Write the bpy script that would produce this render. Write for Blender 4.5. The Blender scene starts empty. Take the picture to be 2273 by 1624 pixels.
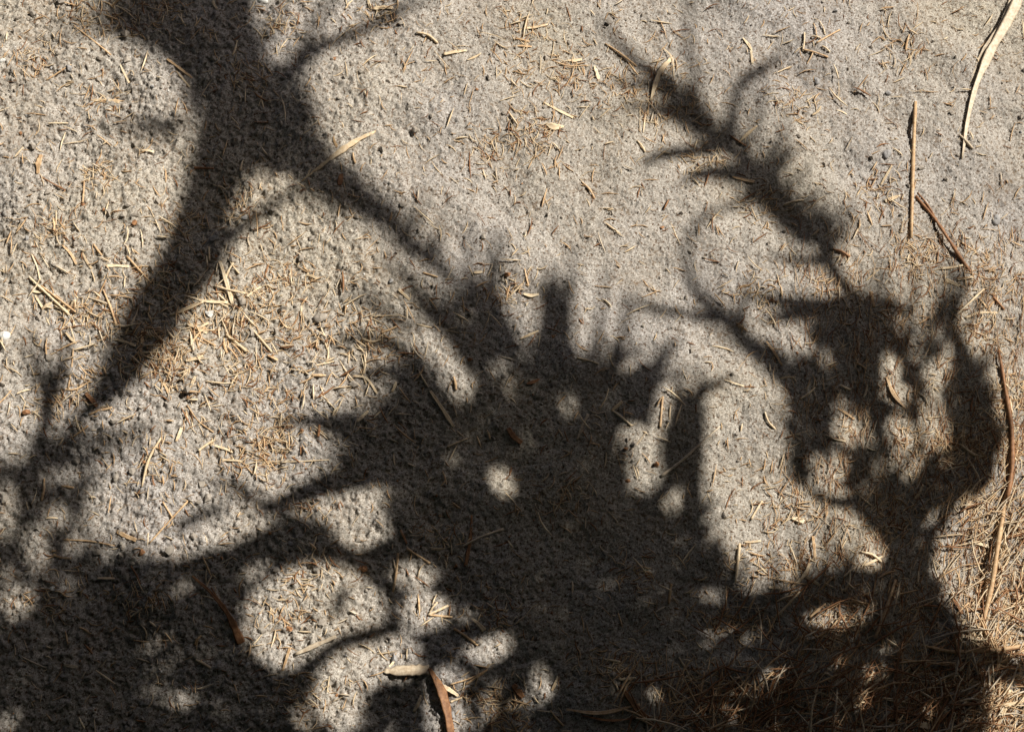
import bpy, math, random
import numpy as np
from mathutils import Vector, Quaternion

random.seed(11)
rng = np.random.default_rng(11)
scene = bpy.context.scene
C = scene.collection

# ------------------------------------------------------------------ camera
TILT = math.radians(20)
LENS, SENSOR, DIST = 50.0, 36.0, 1.667
CAM = np.array([0.0, -DIST * math.sin(TILT), DIST * math.cos(TILT)])
cd = bpy.data.cameras.new('camera'); cam = bpy.data.objects.new('camera', cd); C.objects.link(cam)
cam.location = CAM; cam.rotation_euler = (TILT, 0, 0)
cd.lens = LENS; cd.sensor_width = SENSOR; cd.sensor_fit = 'HORIZONTAL'
cd.clip_start = 0.05; cd.clip_end = 2000
scene.camera = cam

# ------------------------------------------------------------------ sun and sky
SUN_EL, SUN_AZ = math.radians(46), math.radians(27)      # azimuth counted from +x towards +y
S = np.array([math.cos(SUN_EL) * math.cos(SUN_AZ), math.cos(SUN_EL) * math.sin(SUN_AZ), math.sin(SUN_EL)])
sd = bpy.data.lights.new('sun', 'SUN'); sun = bpy.data.objects.new('sun', sd); C.objects.link(sun)
sd.energy = 5.0; sd.angle = math.radians(0.62); sd.color = (1.0, 0.945, 0.86)
sun.rotation_euler = Vector(S).to_track_quat('Z', 'Y').to_euler()
sun.location = (4, 2, 5)
w = bpy.data.worlds.new('World'); scene.world = w; w.use_nodes = True
nt = w.node_tree; nt.nodes.clear()
sky = nt.nodes.new('ShaderNodeTexSky'); sky.sky_type = 'NISHITA'; sky.sun_disc = False
sky.sun_elevation = SUN_EL; sky.sun_rotation = math.pi / 2 - SUN_AZ
sky.air_density = 0.2; sky.dust_density = 2.0; sky.ozone_density = 0.0
bg = nt.nodes.new('ShaderNodeBackground'); bg.inputs[1].default_value = 0.05
wo = nt.nodes.new('ShaderNodeOutputWorld')
nt.links.new(sky.outputs[0], bg.inputs[0]); nt.links.new(bg.outputs[0], wo.inputs[0])
scene.view_settings.view_transform = 'Standard'; scene.view_settings.look = 'None'
scene.view_settings.exposure = 0.28; scene.view_settings.gamma = 1.0
scene.view_settings.use_curve_mapping = False
scene.cycles.max_bounces = 5; scene.cycles.diffuse_bounces = 3
scene.cycles.use_adaptive_sampling = False
scene.cycles.use_denoising = True

# ------------------------------------------------------------------ helpers
DW, DH = 2273.0, 1624.0
def gd(x, y):
    """where the sight line of a photograph position meets the ground"""
    x = np.asarray(x, float); y = np.asarray(y, float)
    u = (x / DW - .5) * SENSOR / LENS
    v = (.5 - y / DH) * SENSOR * DH / DW / LENS
    dy = v * math.cos(TILT) + math.sin(TILT)
    dz = v * math.sin(TILT) - math.cos(TILT)
    k = -CAM[2] / dz
    return u * k, CAM[1] + dy * k
def dg(X, Y):
    """inverse of gd for ground points"""
    X = np.asarray(X, float); Y = np.asarray(Y, float)
    py = Y - CAM[1]; pz = -CAM[2]
    dep = py * math.sin(TILT) - pz * math.cos(TILT)
    up = py * math.cos(TILT) + pz * math.sin(TILT)
    u = X / dep; v = up / dep
    return (u * LENS / SENSOR + .5) * DW, (.5 - v / (SENSOR * DH / DW / LENS)) * DH
PX = 1.2 / DW                                     # metres on the ground per photograph unit, frame centre

def smooth(a, b, x):
    t = np.clip((x - a) / (b - a), 0, 1); return t * t * (3 - 2 * t)

def link(name, verts, faces, mat, parent=None, smooth_shade=True, mat_idx=None, origin=None):
    verts = np.asarray(verts, float)
    if origin is None and parent is None:
        origin = verts.mean(0); origin[2] = verts[:, 2].min()
    if origin is None: origin = np.zeros(3)
    me = bpy.data.meshes.new(name)
    me.from_pydata((verts - origin).tolist(), [], faces)
    mats = mat if isinstance(mat, (list, tuple)) else [mat]
    for m in mats: me.materials.append(m)
    if mat_idx is not None: me.polygons.foreach_set('material_index', np.asarray(mat_idx, np.int32))
    me.polygons.foreach_set('use_smooth', np.full(len(me.polygons), smooth_shade))
    me.update()
    o = bpy.data.objects.new(name, me); C.objects.link(o)
    o.location = origin
    if parent is not None:
        o.parent = parent; o.location = np.asarray(origin) - np.array(parent.location)
    return o
def tag(o, label=None, cat=None, group=None, kind=None):
    if label: o['label'] = label
    if cat: o['category'] = cat
    if group: o['group'] = group
    if kind: o['kind'] = kind
    return o

# ------------------------------------------------------------------ materials
def new_mat(name, rough=.85, spec=.25):
    m = bpy.data.materials.new(name); m.use_nodes = True
    n = m.node_tree.nodes; b = n['Principled BSDF']
    b.inputs['Roughness'].default_value = rough
    b.inputs['Specular IOR Level'].default_value = spec
    return m, m.node_tree, b
def noise(nt, vec, scale, detail=3, rough=.55):
    n = nt.nodes.new('ShaderNodeTexNoise'); n.inputs['Scale'].default_value = scale
    n.inputs['Detail'].default_value = detail; n.inputs['Roughness'].default_value = rough
    nt.links.new(vec, n.inputs['Vector']); return n.outputs['Fac']
def ramp(nt, fac, stops):
    r = nt.nodes.new('ShaderNodeValToRGB'); e = r.color_ramp.elements
    e[0].position, e[0].color = stops[0][0], (*stops[0][1], 1)
    e[1].position, e[1].color = stops[-1][0], (*stops[-1][1], 1)
    for p, c in stops[1:-1]:
        k = e.new(p); k.color = (*c, 1)
    nt.links.new(fac, r.inputs[0]); return r.outputs[0]
def mix(nt, fac, a, b, mode='MIX'):
    m = nt.nodes.new('ShaderNodeMix'); m.data_type = 'RGBA'; m.blend_type = mode
    if isinstance(fac, float): m.inputs[0].default_value = fac
    else: nt.links.new(fac, m.inputs[0])
    for i, s in ((6, a), (7, b)):
        if isinstance(s, tuple): m.inputs[i].default_value = (*s, 1)
        else: nt.links.new(s, m.inputs[i])
    return m.outputs[2]

def soil_material():
    m, t, b = new_mat('dry_sandy_soil', .95, .12)
    co = t.nodes.new('ShaderNodeTexCoord').outputs['Object']
    grain = noise(t, co, 620, 2, .6)
    col = ramp(t, grain, [(.30, (.12, .098, .078)), (.43, (.35, .318, .28)), (.57, (.55, .515, .465)), (.73, (.78, .75, .705))])
    mid = noise(t, co, 130, 3, .6)
    col = mix(t, ramp(t, mid, [(.35, (0, 0, 0)), (.7, (.5, .5, .5))]), col, (.36, .32, .27))
    # brown bits of humus
    hum = noise(t, co, 330, 1, .4)
    col = mix(t, ramp(t, hum, [(.62, (0, 0, 0)), (.68, (.85, .85, .85))]), col, (.115, .062, .03))
    pale = noise(t, co, 420, 1, .4)
    col = mix(t, ramp(t, pale, [(.70, (0, 0, 0)), (.76, (.9, .9, .9))]), col, (.72, .68, .62))
    fl = noise(t, co, 190, 2, .5)
    stain = noise(t, co, 14, 3, .6)
    fm = t.nodes.new('ShaderNodeMath'); fm.operation = 'MULTIPLY'
    t.links.new(ramp(t, fl, [(.58, (0, 0, 0)), (.66, (1, 1, 1))]), fm.inputs[0]); t.links.new(ramp(t, stain, [(.38, (.1, .1, .1)), (.65, (.9, .9, .9))]), fm.inputs[1])
    col = mix(t, fm.outputs[0], col, (.20, .135, .08))
    col = mix(t, ramp(t, stain, [(.50, (0, 0, 0)), (.72, (.38, .38, .38))]), col, (.31, .262, .21))
    # broad drifts: creamier sand and greyer soil
    wide = noise(t, co, 3.2, 2, .5)
    tint = ramp(t, wide, [(.35, (.93, .94, .98)), (.65, (1.02, 1.0, .93))])
    col = mix(t, 1.0, col, tint, 'MULTIPLY')
    t.links.new(col, b.inputs['Base Color'])
    bp = t.nodes.new('ShaderNodeBump'); bp.inputs['Strength'].default_value = .6; bp.inputs['Distance'].default_value = .0012
    fine = noise(t, co, 900, 3, .7)
    t.links.new(fine, bp.inputs['Height']); t.links.new(bp.outputs[0], b.inputs['Normal'])
    return m
def straw_material(name, base, dark, rough=.6):
    m, t, b = new_mat(name, rough, .35)
    co = t.nodes.new('ShaderNodeTexCoord').outputs['Object']
    rnd = t.nodes.new('ShaderNodeObjectInfo').outputs['Random']
    n1 = noise(t, co, 260, 3, .6)
    n2 = noise(t, co, 70, 2, .5)
    col = ramp(t, n1, [(.32, dark), (.6, base), (.8, tuple(min(1, c * 1.15) for c in base))])
    col = mix(t, ramp(t, n2, [(.45, (0, 0, 0)), (.75, (.55, .55, .55))]), col, dark)
    tint = ramp(t, rnd, [(0, (.82, .78, .72)), (1, (1.05, 1.04, 1.02))])
    col = mix(t, 1.0, col, tint, 'MULTIPLY')
    t.links.new(col, b.inputs['Base Color'])
    return m
M = {
    'soil': soil_material(),
    'pale': straw_material('pale_straw', (.90, .77, .56), (.70, .52, .32)),
    'tan': straw_material('tan_straw', (.78, .58, .36), (.50, .30, .15)),
    'brown': straw_material('brown_straw', (.42, .22, .105), (.20, .09, .04)),
    'grey': straw_material('bleached_straw', (.78, .68, .53), (.52, .41, .29)),
}
def stone_material(name, a, bcol):
    m, t, b = new_mat(name, .85, .25)
    co = t.nodes.new('ShaderNodeTexCoord').outputs['Object']
    t.links.new(ramp(t, noise(t, co, 300, 4, .6), [(.3, a), (.7, bcol)]), b.inputs['Base Color'])
    return m
M['white_stone'] = stone_material('white_stone', (.62, .60, .56), (.85, .84, .80))
M['grey_stone'] = stone_material('grey_stone', (.24, .23, .22), (.42, .41, .40))
M['crumb'] = stone_material('soil_crumb', (.27, .23, .185), (.46, .415, .355))
def leaf_material():
    m, t, b = new_mat('green_leaf', .5, .4)
    co = t.nodes.new('ShaderNodeTexCoord').outputs['Object']
    t.links.new(ramp(t, noise(t, co, 9, 3), [(.35, (.03, .055, .018)), (.7, (.075, .105, .035))]), b.inputs['Base Color'])
    return m
M['leaf'] = leaf_material()
M['bark'] = stone_material('shrub_bark', (.07, .05, .035), (.16, .12, .085))

# ------------------------------------------------------------------ the ground
GX0, GX1, GY0, GY1, ST = -.77, .77, -.47, .58, .00135
nx = int((GX1 - GX0) / ST) + 1; ny = int((GY1 - GY0) / ST) + 1
gx = GX0 + ST * np.arange(nx); gy = GY0 + ST * np.arange(ny)
XX, YY = np.meshgrid(gx, gy)
def spectral(lo, hi, ax=1.0, ay=1.0, p=1.0):
    """smooth random field with features between lo and hi metres, unit spread"""
    f = np.fft.rfft2(rng.standard_normal((ny, nx)))
    ky = np.fft.fftfreq(ny, ST)[:, None] * ay; kx = np.fft.rfftfreq(nx, ST)[None, :] * ax
    k = np.sqrt(kx * kx + ky * ky) + 1e-9
    f *= np.exp(-(k * lo) ** 2) * (1 - np.exp(-(k * hi) ** 2)) / k ** p
    a = np.fft.irfft2(f, (ny, nx)); return a / a.std()
DXX, DYY = dg(XX, YY)
# clumpy on one side, raked and packed fine on the other
rough = .30 + .70 * smooth(1500, 500, DXX - .25 * (DYY - 800))
rough = np.maximum(rough, .85 * smooth(1150, 1500, DYY) * smooth(1500, 900, DXX))
H = .0035 * spectral(.06, .5)
def clods(lo, hi, ax=1.0, ay=1.0):
    """rounded clods parted by sharp creases, the creases coming and going"""
    f = np.abs(spectral(lo, hi, ax, ay, .3)); m = smooth(-1.0, .9, spectral(.010, .05))
    return np.sqrt(np.minimum(f, 1.6)) * m
H += rough * (.0011 * spectral(.006, .03) + .0012 * clods(.0034, .012) + .0010 * clods(.0017, .005) + .00065 * clods(.0011, .003) + .0004 * spectral(.0010, .003, p=.3))
fine_side = 1.15 - rough
H += fine_side * (.0010 * clods(.0019, .006, 1.0, .45) + .0007 * clods(.0012, .0035, 1.0, .6) + .0004 * spectral(.0016, .006, 1.0, .38, .5) + .0003 * spectral(.0011, .003, p=.3))
base_H = H.copy()
jag = spectral(.0012, .005, p=.4)
n_cr = 1700
cx = rng.uniform(GX0 + .01, GX1 - .01, n_cr); cy = rng.uniform(GY0 + .01, GY1 - .01, n_cr)
cr = .0016 * (1 - rng.random(n_cr)) ** -.42; cr = np.minimum(cr, .0085)
for i in range(n_cr):
    ix = int((cx[i] - GX0) / ST); iy = int((cy[i] - GY0) / ST)
    rr = rough[iy, ix]
    if rng.random() > .12 + .88 * rr: continue
    r = cr[i] * (.5 + .5 * rr)
    k = int(r * 1.5 / ST) + 1
    x0, x1, y0, y1 = max(ix - k, 0), min(ix + k + 1, nx), max(iy - k, 0), min(iy + k + 1, ny)
    dx = XX[y0:y1, x0:x1] - cx[i]; dy = YY[y0:y1, x0:x1] - cy[i]
    a = (i * 2.399) % 6.283; e = .65 + .6 * ((i * .618) % 1)
    q = ((dx * math.cos(a) + dy * math.sin(a)) / r) ** 2 + ((-dx * math.sin(a) + dy * math.cos(a)) / (r * e)) ** 2
    q = q * (1 + .45 * jag[y0:y1, x0:x1])
    top = base_H[iy, ix] + r * .42 * np.sqrt(np.clip(1 - q, 0, 1)) - r * .08 + .09 * r * jag[y0:y1, x0:x1]
    H[y0:y1, x0:x1] = np.where(q < 1, np.maximum(H[y0:y1, x0:x1], top), H[y0:y1, x0:x1])
# scattered pits and cracks on the clumpy side
pits = spectral(.004, .012, 1, .7, .5)
H -= rough * .0034 * np.clip(pits - 1.25, 0, 1.4)
pits2 = spectral(.002, .006, 1, .45, .4)
H -= (1.2 - rough) * .0014 * np.clip(pits2 - 1.4, 0, 1.5)
edge = np.minimum(np.minimum(XX - GX0, GX1 - XX), np.minimum(YY - GY0, GY1 - YY))
H *= smooth(0, .03, edge)
def height(x, y):
    fx = np.clip((np.asarray(x) - GX0) / ST, 0, nx - 1.001); fy = np.clip((np.asarray(y) - GY0) / ST, 0, ny - 1.001)
    ix = fx.astype(int); iy = fy.astype(int); tx = fx - ix; ty = fy - iy
    return (H[iy, ix] * (1 - tx) * (1 - ty) + H[iy, ix + 1] * tx * (1 - ty) + H[iy + 1, ix] * (1 - tx) * ty + H[iy + 1, ix + 1] * tx * ty)

def build_ground():
    k = 34; d = .004 * 1.45 ** np.arange(1, k + 1); d = np.cumsum(d)
    X = np.concatenate([GX0 - d[::-1], gx, GX1 + d]); Y = np.concatenate([GY0 - d[::-1], gy, GY1 + d])
    n, m = len(X), len(Y)
    Z = np.zeros((m, n)); Z[k:k + ny, k:k + nx] = H
    A, B = np.meshgrid(X, Y)
    Rr = np.hypot(A, B)
    Z += smooth(.9, 3, Rr) * .03 * np.sin(A * 1.7 + 1) * np.cos(B * 1.3)
    v = np.stack([A, B, Z], -1).reshape(-1, 3)
    idx = np.arange(n * m).reshape(m, n)
    q = np.stack([idx[:-1, :-1], idx[:-1, 1:], idx[1:, 1:], idx[1:, :-1]], -1).reshape(-1, 4)
    me = bpy.data.meshes.new('ground')
    me.vertices.add(len(v)); me.vertices.foreach_set('co', v.astype(np.float32).ravel())
    me.loops.add(q.size); me.loops.foreach_set('vertex_index', q.astype(np.int32).ravel())
    me.polygons.add(len(q)); me.polygons.foreach_set('loop_start', np.arange(0, q.size, 4, dtype=np.int32))
    me.polygons.foreach_set('loop_total', np.full(len(q), 4, np.int32))
    me.polygons.foreach_set('use_smooth', np.ones(len(q), bool))
    me.materials.append(M['soil']); me.update(); me.validate()
    o = bpy.data.objects.new('ground', me); C.objects.link(o)
    tag(o, kind='structure', label='pale grey brown sandy soil with crumbs and pits')
build_ground()

# ------------------------------------------------------------------ shade: shrubs beside the frame
# Shadow outlines on the ground, in photograph units; each becomes a leaf or branch at its own height on the sun side.
def zfun(gx_, gy_):
    return 1.30 - .60 * gx_ + .75 * gy_
def lift(x, y, z):
    """the point at height z whose shadow falls on ground point x, y"""
    k = z / S[2]; return np.stack([x + k * S[0], y + k * S[1], z], -1)
def spline(pts, n):
    p = np.asarray(pts, float); d = np.r_[0, np.cumsum(np.hypot(np.diff(p[:, 0]), np.diff(p[:, 1])))]
    t = np.linspace(0, d[-1], n)
    if len(p) < 3: return np.stack([np.interp(t, d, p[:, i]) for i in range(p.shape[1])], -1)
    m = np.gradient(p, d, axis=0)
    i = np.clip(np.searchsorted(d, t, 'right') - 1, 0, len(d) - 2)
    h = (d[i + 1] - d[i])[:, None]; s = ((t - d[i]) / (d[i + 1] - d[i]))[:, None]
    return ((2 * s**3 - 3 * s**2 + 1) * p[i] + (s**3 - 2 * s**2 + s) * h * m[i] + (-2 * s**3 + 3 * s**2) * p[i + 1] + (s**3 - s**2) * h * m[i + 1])
def ribbon(pts, n, dz0, dz1, thick):
    """a leaf or twig: two edges, and a ridge above and below the middle"""
    p = spline(pts, n)
    d = np.gradient(p[:, :2], axis=0); d /= np.linalg.norm(d, axis=1)[:, None] + 1e-9
    nrm = np.stack([-d[:, 1], d[:, 0]], -1); hw = np.maximum(p[:, 2], .8)[:, None]
    z = None; out = []
    x, y = gd(p[:, 0], p[:, 1]); zc = zfun(x, y) + np.linspace(dz0, dz1, n)
    zc = np.maximum(zc, (.70 - x) / 1.25 + .06)         # stays beside the view, never in it
    for side in (1, -1):
        q = p[:, :2] + side * hw * nrm
        a, b = gd(q[:, 0], q[:, 1]); out.append(lift(a, b, zc))
    mid = lift(x, y, zc); th = (hw * PX * thick) * S[None, :]
    L, R, U, D = out[0], out[1], mid + th, mid - th
    v = np.concatenate([L, U, R, D]); f = []
    for i in range(n - 1):
        for a, b in ((0, 1), (1, 2), (2, 3), (3, 0)):
            f.append((a * n + i, b * n + i, b * n + i + 1, a * n + i + 1))
    f.append((0, n, 2 * n, 3 * n)); f.append((4 * n - 1, 3 * n - 1, 2 * n - 1, n - 1))
    return v, f

STROKES = {'left': [
    ('branch', [(165, 940, 12), (213, 890, 26), (255, 838, 44), (292, 770, 50), (330, 708, 60), (375, 641, 58), (420, 580, 66), (440, 530, 68), (455, 470, 58), (478, 400, 62), (500, 330, 72), (530, 250, 80)]),
    ('leaf', [(680, 385, 66), (785, 445, 46), (865, 500, 34), (925, 558, 30), (980, 620, 24), (1035, 690, 14)], .5),
    ('branch', [(640, 435, 10), (580, 475, 12), (520, 520, 15), (470, 570, 16), (420, 620, 20)]),
    ('leaf', [(430, 150, 50), (350, 104, 24), (280, 80, 13), (225, 66, 4)]),
    ('leaf', [(430, 60, 55), (300, 20, 30), (180, -25, 8)]),
    ('leaf', [(300, 790, 34), (350, 757, 20), (400, 736, 5)]),
    ('leaf', [(640, 165, 26), (700, 108, 17), (770, 80, 12), (840, 48, 11), (900, 24, 8), (960, 8, 3)]),
    ('leaf', [(650, 140, 14), (690, 70, 11), (725, 10, 9), (760, -60, 5)]),
    ('leaf', [(598, 100, 8), (615, 40, 8), (635, -40, 5)]),
    ('leaf', [(400, 292, 22), (320, 280, 13), (240, 262, 4)]),
    ('leaf', [(62, 725, 5), (76, 820, 16), (97, 874, 21), (102, 915, 23), (92, 965, 15), (80, 1010, 18)], -.42),
    ('leaf', [(145, 750, 5), (128, 838, 18), (106, 895, 19)], -.42),
    ('branch', [(172, 925, 13), (140, 980, 17), (95, 1020, 22), (40, 1070, 32)]),
    ('leaf', [(330, 952, 4), (260, 966, 9), (170, 968, 12)]),
    ('leaf', [(310, 985, 4), (240, 1000, 9), (150, 1020, 16)]),
    ('leaf', [(465, 1058, 7), (530, 1095, 17), (600, 1140, 15), (640, 1170, 8)]),
    ('leaf', [(330, 60, 24), (220, 40, 12), (110, 42, 4)]),
    ('leaf', [(260, 74, 9), (180, 76, 7), (105, 92, 3)]),
    ('leaf', [(945, 600, 12), (975, 530, 8), (985, 455, 3)]),
    ('leaf', [(900, 560, 12), (925, 490, 8), (930, 420, 3)]),
    ('leaf', [(905, 1385, 12), (830, 1402, 17), (755, 1428, 17), (690, 1470, 12), (635, 1502, 5)]),
    ('leaf', [(775, 1300, 5), (746, 1340, 15), (735, 1380, 8)]),
    ('leaf', [(720, 1640, 16), (660, 1560, 14), (640, 1500, 6)]),
    ('leaf', [(380, 1180, 5), (430, 1150, 13), (500, 1130, 8)]),
], 'middle': [
    ('leaf', [(930, 1000, 40), (800, 965, 31), (700, 948, 20), (605, 934, 4)]),
    ('leaf', [(930, 1040, 34), (800, 1062, 27), (700, 1085, 25), (620, 1117, 17), (560, 1148, 5)]),
    ('leaf', [(838, 568, 5), (870, 612, 14), (910, 655, 19), (980, 725, 30), (1060, 810, 40)]),
    ('leaf', [(775, 645, 5), (830, 685, 14), (890, 728, 14), (925, 742, 6)]),
    ('leaf', [(730, 765, 4), (800, 752, 12), (850, 770, 19), (915, 812, 20), (975, 872, 19), (1060, 950, 36)]),
    ('leaf', [(790, 845, 5), (850, 830, 17), (920, 890, 32), (990, 960, 50)]),
    ('leaf', [(1034, 480, 3), (1036, 560, 8), (1045, 640, 17), (1065, 720, 30)]),
    ('leaf', [(1098, 500, 4), (1096, 570, 13), (1092, 640, 24), (1086, 700, 46), (1090, 790, 50)]),
    ('leaf', [(1216, 590, 4), (1213, 660, 17), (1222, 730, 36), (1232, 820, 48)]),
    ('leaf', [(1268, 540, 3), (1264, 640, 7), (1260, 740, 12)]),
    ('leaf', [(1348, 590, 3), (1335, 700, 8), (1318, 770, 13), (1285, 850, 24)]),
    ('leaf', [(1404, 630, 3), (1388, 720, 10), (1370, 800, 13), (1325, 890, 22)]),
    ('leaf', [(1508, 745, 5), (1462, 808, 16), (1430, 865, 25), (1395, 950, 38)]),
    ('leaf', [(1610, 845, 4), (1545, 880, 12), (1500, 935, 24), (1480, 990, 20)]),
    ('leaf', [(1512, 820, 4), (1497, 895, 16), (1491, 980, 31), (1488, 1060, 24), (1455, 1110, 12)]),
    ('leaf', [(1552, 815, 3), (1538, 890, 13), (1534, 1000, 25), (1536, 1100, 28), (1530, 1200, 36)]),
    ('leaf', [(1400, 1080, 10), (1440, 1105, 12), (1500, 1165, 14)]),
    ('leaf', [(1640, 1240, 4), (1645, 1290, 10), (1640, 1350, 22)]),
    ('leaf', [(1712, 1215, 3), (1712, 1280, 9), (1710, 1350, 20)]),
    ('leaf', [(1600, 1190, 4), (1590, 1240, 12), (1570, 1300, 25)]),
], 'right': [
    ('branch', [(1600, 300, 13), (1650, 355, 19), (1710, 415, 22), (1780, 490, 20), (1830, 570, 18), (1870, 630, 17), (1905, 690, 18), (1960, 790, 24)]),
    ('branch', [(1640, 430, 8), (1690, 445, 12), (1732, 483, 16), (1790, 545, 14)]),
    ('leaf', [(1330, 40, 4), (1380, 95, 13), (1424, 140, 18), (1514, 217, 20), (1600, 300, 12)]),
    ('leaf', [(1350, 178, 3), (1400, 188, 9), (1457, 202, 12), (1540, 245, 12)]),
    ('leaf', [(1365, 238, 4), (1450, 242, 12), (1532, 264, 19), (1610, 318, 16)]),
    ('leaf', [(1410, 372, 4), (1450, 352, 11), (1515, 334, 14), (1610, 322, 12)]),
    ('leaf', [(1541, -20, 6), (1535, 100, 10), (1546, 200, 13), (1590, 300, 12)]),
    ('leaf', [(1735, 118, 4), (1690, 158, 11), (1645, 184, 12), (1626, 245, 13), (1615, 310, 12)]),
    ('leaf', [(1682, 195, 4), (1676, 280, 9), (1655, 355, 10)]),
    ('leaf', [(1748, 240, 4), (1724, 340, 9), (1700, 410, 9)]),
    ('leaf', [(1500, 420, 4), (1550, 386, 13), (1625, 392, 20), (1710, 425, 20)]),
    ('leaf', [(1810, 450, 4), (1818, 500, 12), (1830, 570, 14)]),
    ('branch', [(1685, 442, 5), (1625, 457, 6), (1560, 484, 7), (1527, 525, 8), (1537, 590, 12), (1570, 650, 18), (1620, 712, 24), (1680, 775, 30), (1745, 860, 38), (1800, 950, 40)], .22),
    ('leaf', [(1385, 655, 3), (1440, 672, 9), (1514, 688, 10), (1600, 705, 10)]),
    ('leaf', [(1660, 605, 3), (1655, 660, 9), (1650, 740, 16)]),
    ('leaf', [(1705, 562, 3), (1760, 575, 9), (1830, 590, 9)]),
    ('leaf', [(1665, 648, 4), (1720, 660, 13), (1800, 676, 15), (1880, 690, 12)]),
    ('leaf', [(1695, 700, 4), (1760, 700, 15), (1850, 690, 17), (1920, 700, 14)]),
    ('leaf', [(2025, 705, 4), (1980, 682, 12), (1890, 682, 14)]),
    ('leaf', [(2112, 570, 3), (2130, 640, 9), (2110, 700, 11), (2088, 770, 13)]),
    ('leaf', [(2116, 735, 10), (2130, 790, 24), (2146, 850, 30), (2155, 920, 32), (2160, 1000, 34), (2150, 1090, 30)]),
    ('leaf', [(1965, 560, 3), (1962, 640, 7), (1950, 720, 12)]),
    ('leaf', [(2030, 590, 3), (2022, 670, 7), (2010, 760, 12)]),
]}
HUB = [(275, -80), (290, 15), (330, 80), (378, 128), (395, 170), (400, 240), (432, 300), (440, 330), (432, 390), (525, 400), (560, 385), (610, 400), (640, 430), (700, 470), (760, 490), (800, 420), (760, 370), (727, 310), (707, 235), (668, 170), (650, 140), (612, 130), (600, 100), (575, 40), (567, -80)]
BIG = [(-200, 1010), (0, 1050), (60, 1040), (110, 1000), (165, 940), (190, 1010), (210, 1070), (195, 1120), (185, 1180), (260, 1232), (330, 1247), (420, 1237), (520, 1215), (600, 1180), (660, 1155), (720, 1165), (790, 1190), (850, 1190), (870, 1150), (872, 1090), (880, 1040), (890, 1000), (870, 985), (900, 955), (930, 930), (960, 900), (1000, 890), (1050, 890), (1060, 860), (1050, 800), (1040, 720), (1040, 660), (1085, 640), (1130, 650), (1138, 700), (1135, 770), (1165, 790), (1195, 760), (1205, 690), (1235, 690), (1255, 740), (1270, 800), (1275, 840), (1310, 880), (1320, 940), (1360, 960), (1395, 985), (1408, 1020), (1412, 1070), (1425, 1100), (1470, 1108), (1520, 1110), (1555, 1130), (1580, 1220), (1600, 1265), (1640, 1300), (1690, 1320), (1740, 1345), (1780, 1320), (1830, 1300), (1880, 1285), (1930, 1270), (1920, 1200), (1880, 1160), (1820, 1125), (1770, 1070), (1730, 1010), (1715, 960), (1745, 900), (1735, 850), (1775, 800), (1800, 735), (1850, 690), (1890, 655), (1930, 680), (1965, 730), (2010, 775), (2060, 770), (2100, 800), (2145, 800), (2165, 830), (2182, 890), (2190, 930), (2200, 1010), (2195, 1080), (2130, 1110), (2092, 1140), (2088, 1250), (2108, 1330), (2122, 1400), (2140, 1440), (2273, 1465), (2430, 1460), (2430, 1520), (2180, 1525), (2170, 1624), (2170, 1950), (-200, 1950)]
LIT = [(893, 1487, 56, 20), (1163, 690, 21, 88), (1292, 690, 20, 105), (1068, 590, 15, 45), (5, 1130, 18, 45), (30, 1340, 36, 24), (100, 1225, 45, 14), (700, 1362, 150, 106), (640, 1435, 75, 50), (950, 1350, 50, 40), (800, 1185, 48, 28), (925, 1275, 42, 26), (830, 1450, 52, 35), (770, 1505, 70, 36), (740, 1575, 58, 60), (868, 1443, 60, 26), (690, 1602, 40, 42), (1000, 1592, 38, 42), (1065, 1452, 28, 28), (990, 1515, 28, 38), (1100, 1440, 28, 24), (1145, 1545, 16, 18), (1207, 1515, 24, 46), (1203, 1459, 14, 16), (1120, 1062, 22, 28), (1260, 901, 12, 14), (1434, 1000, 25, 98), (1495, 1115, 20, 45), 
    (1872, 958, 26, 32), (1915, 941, 22, 20), (1932, 974, 20, 16), (1975, 951, 20, 20), (1992, 978, 28, 24), (2052, 968, 13, 38), (2082, 984, 9, 25), (2094, 1018, 10, 28), (1965, 1034, 32, 28), (2018, 1040, 12, 26), (1845, 1058, 15, 25), (2065, 841, 20, 30), (1880, 745, 10, 25), (1942, 735, 9, 17), (1990, 715, 22, 14), (1978, 822, 11, 24), (2025, 795, 8, 22), (1822, 817, 12, 12), (1938, 1232, 26, 40), (1972, 1250, 10, 18), (1915, 1090, 20, 18), (2068, 1150, 14, 20), (1708, 1495, 17, 17), (1855, 1489, 12, 17), (1912, 1499, 20, 16), (1895, 1565, 14, 20), (2048, 1602, 18, 12), (1878, 1350, 20, 22), (1832, 1365, 12, 22), (1862, 1385, 18, 12), (1590, 1305, 16, 14), (1440, 1555, 20, 18),
    (20, 1600, 20, 18), (2000, 1130, 16, 12), (1800, 870, 12, 10), (1850, 900, 10, 12), (1985, 880, 12, 18)]

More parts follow.
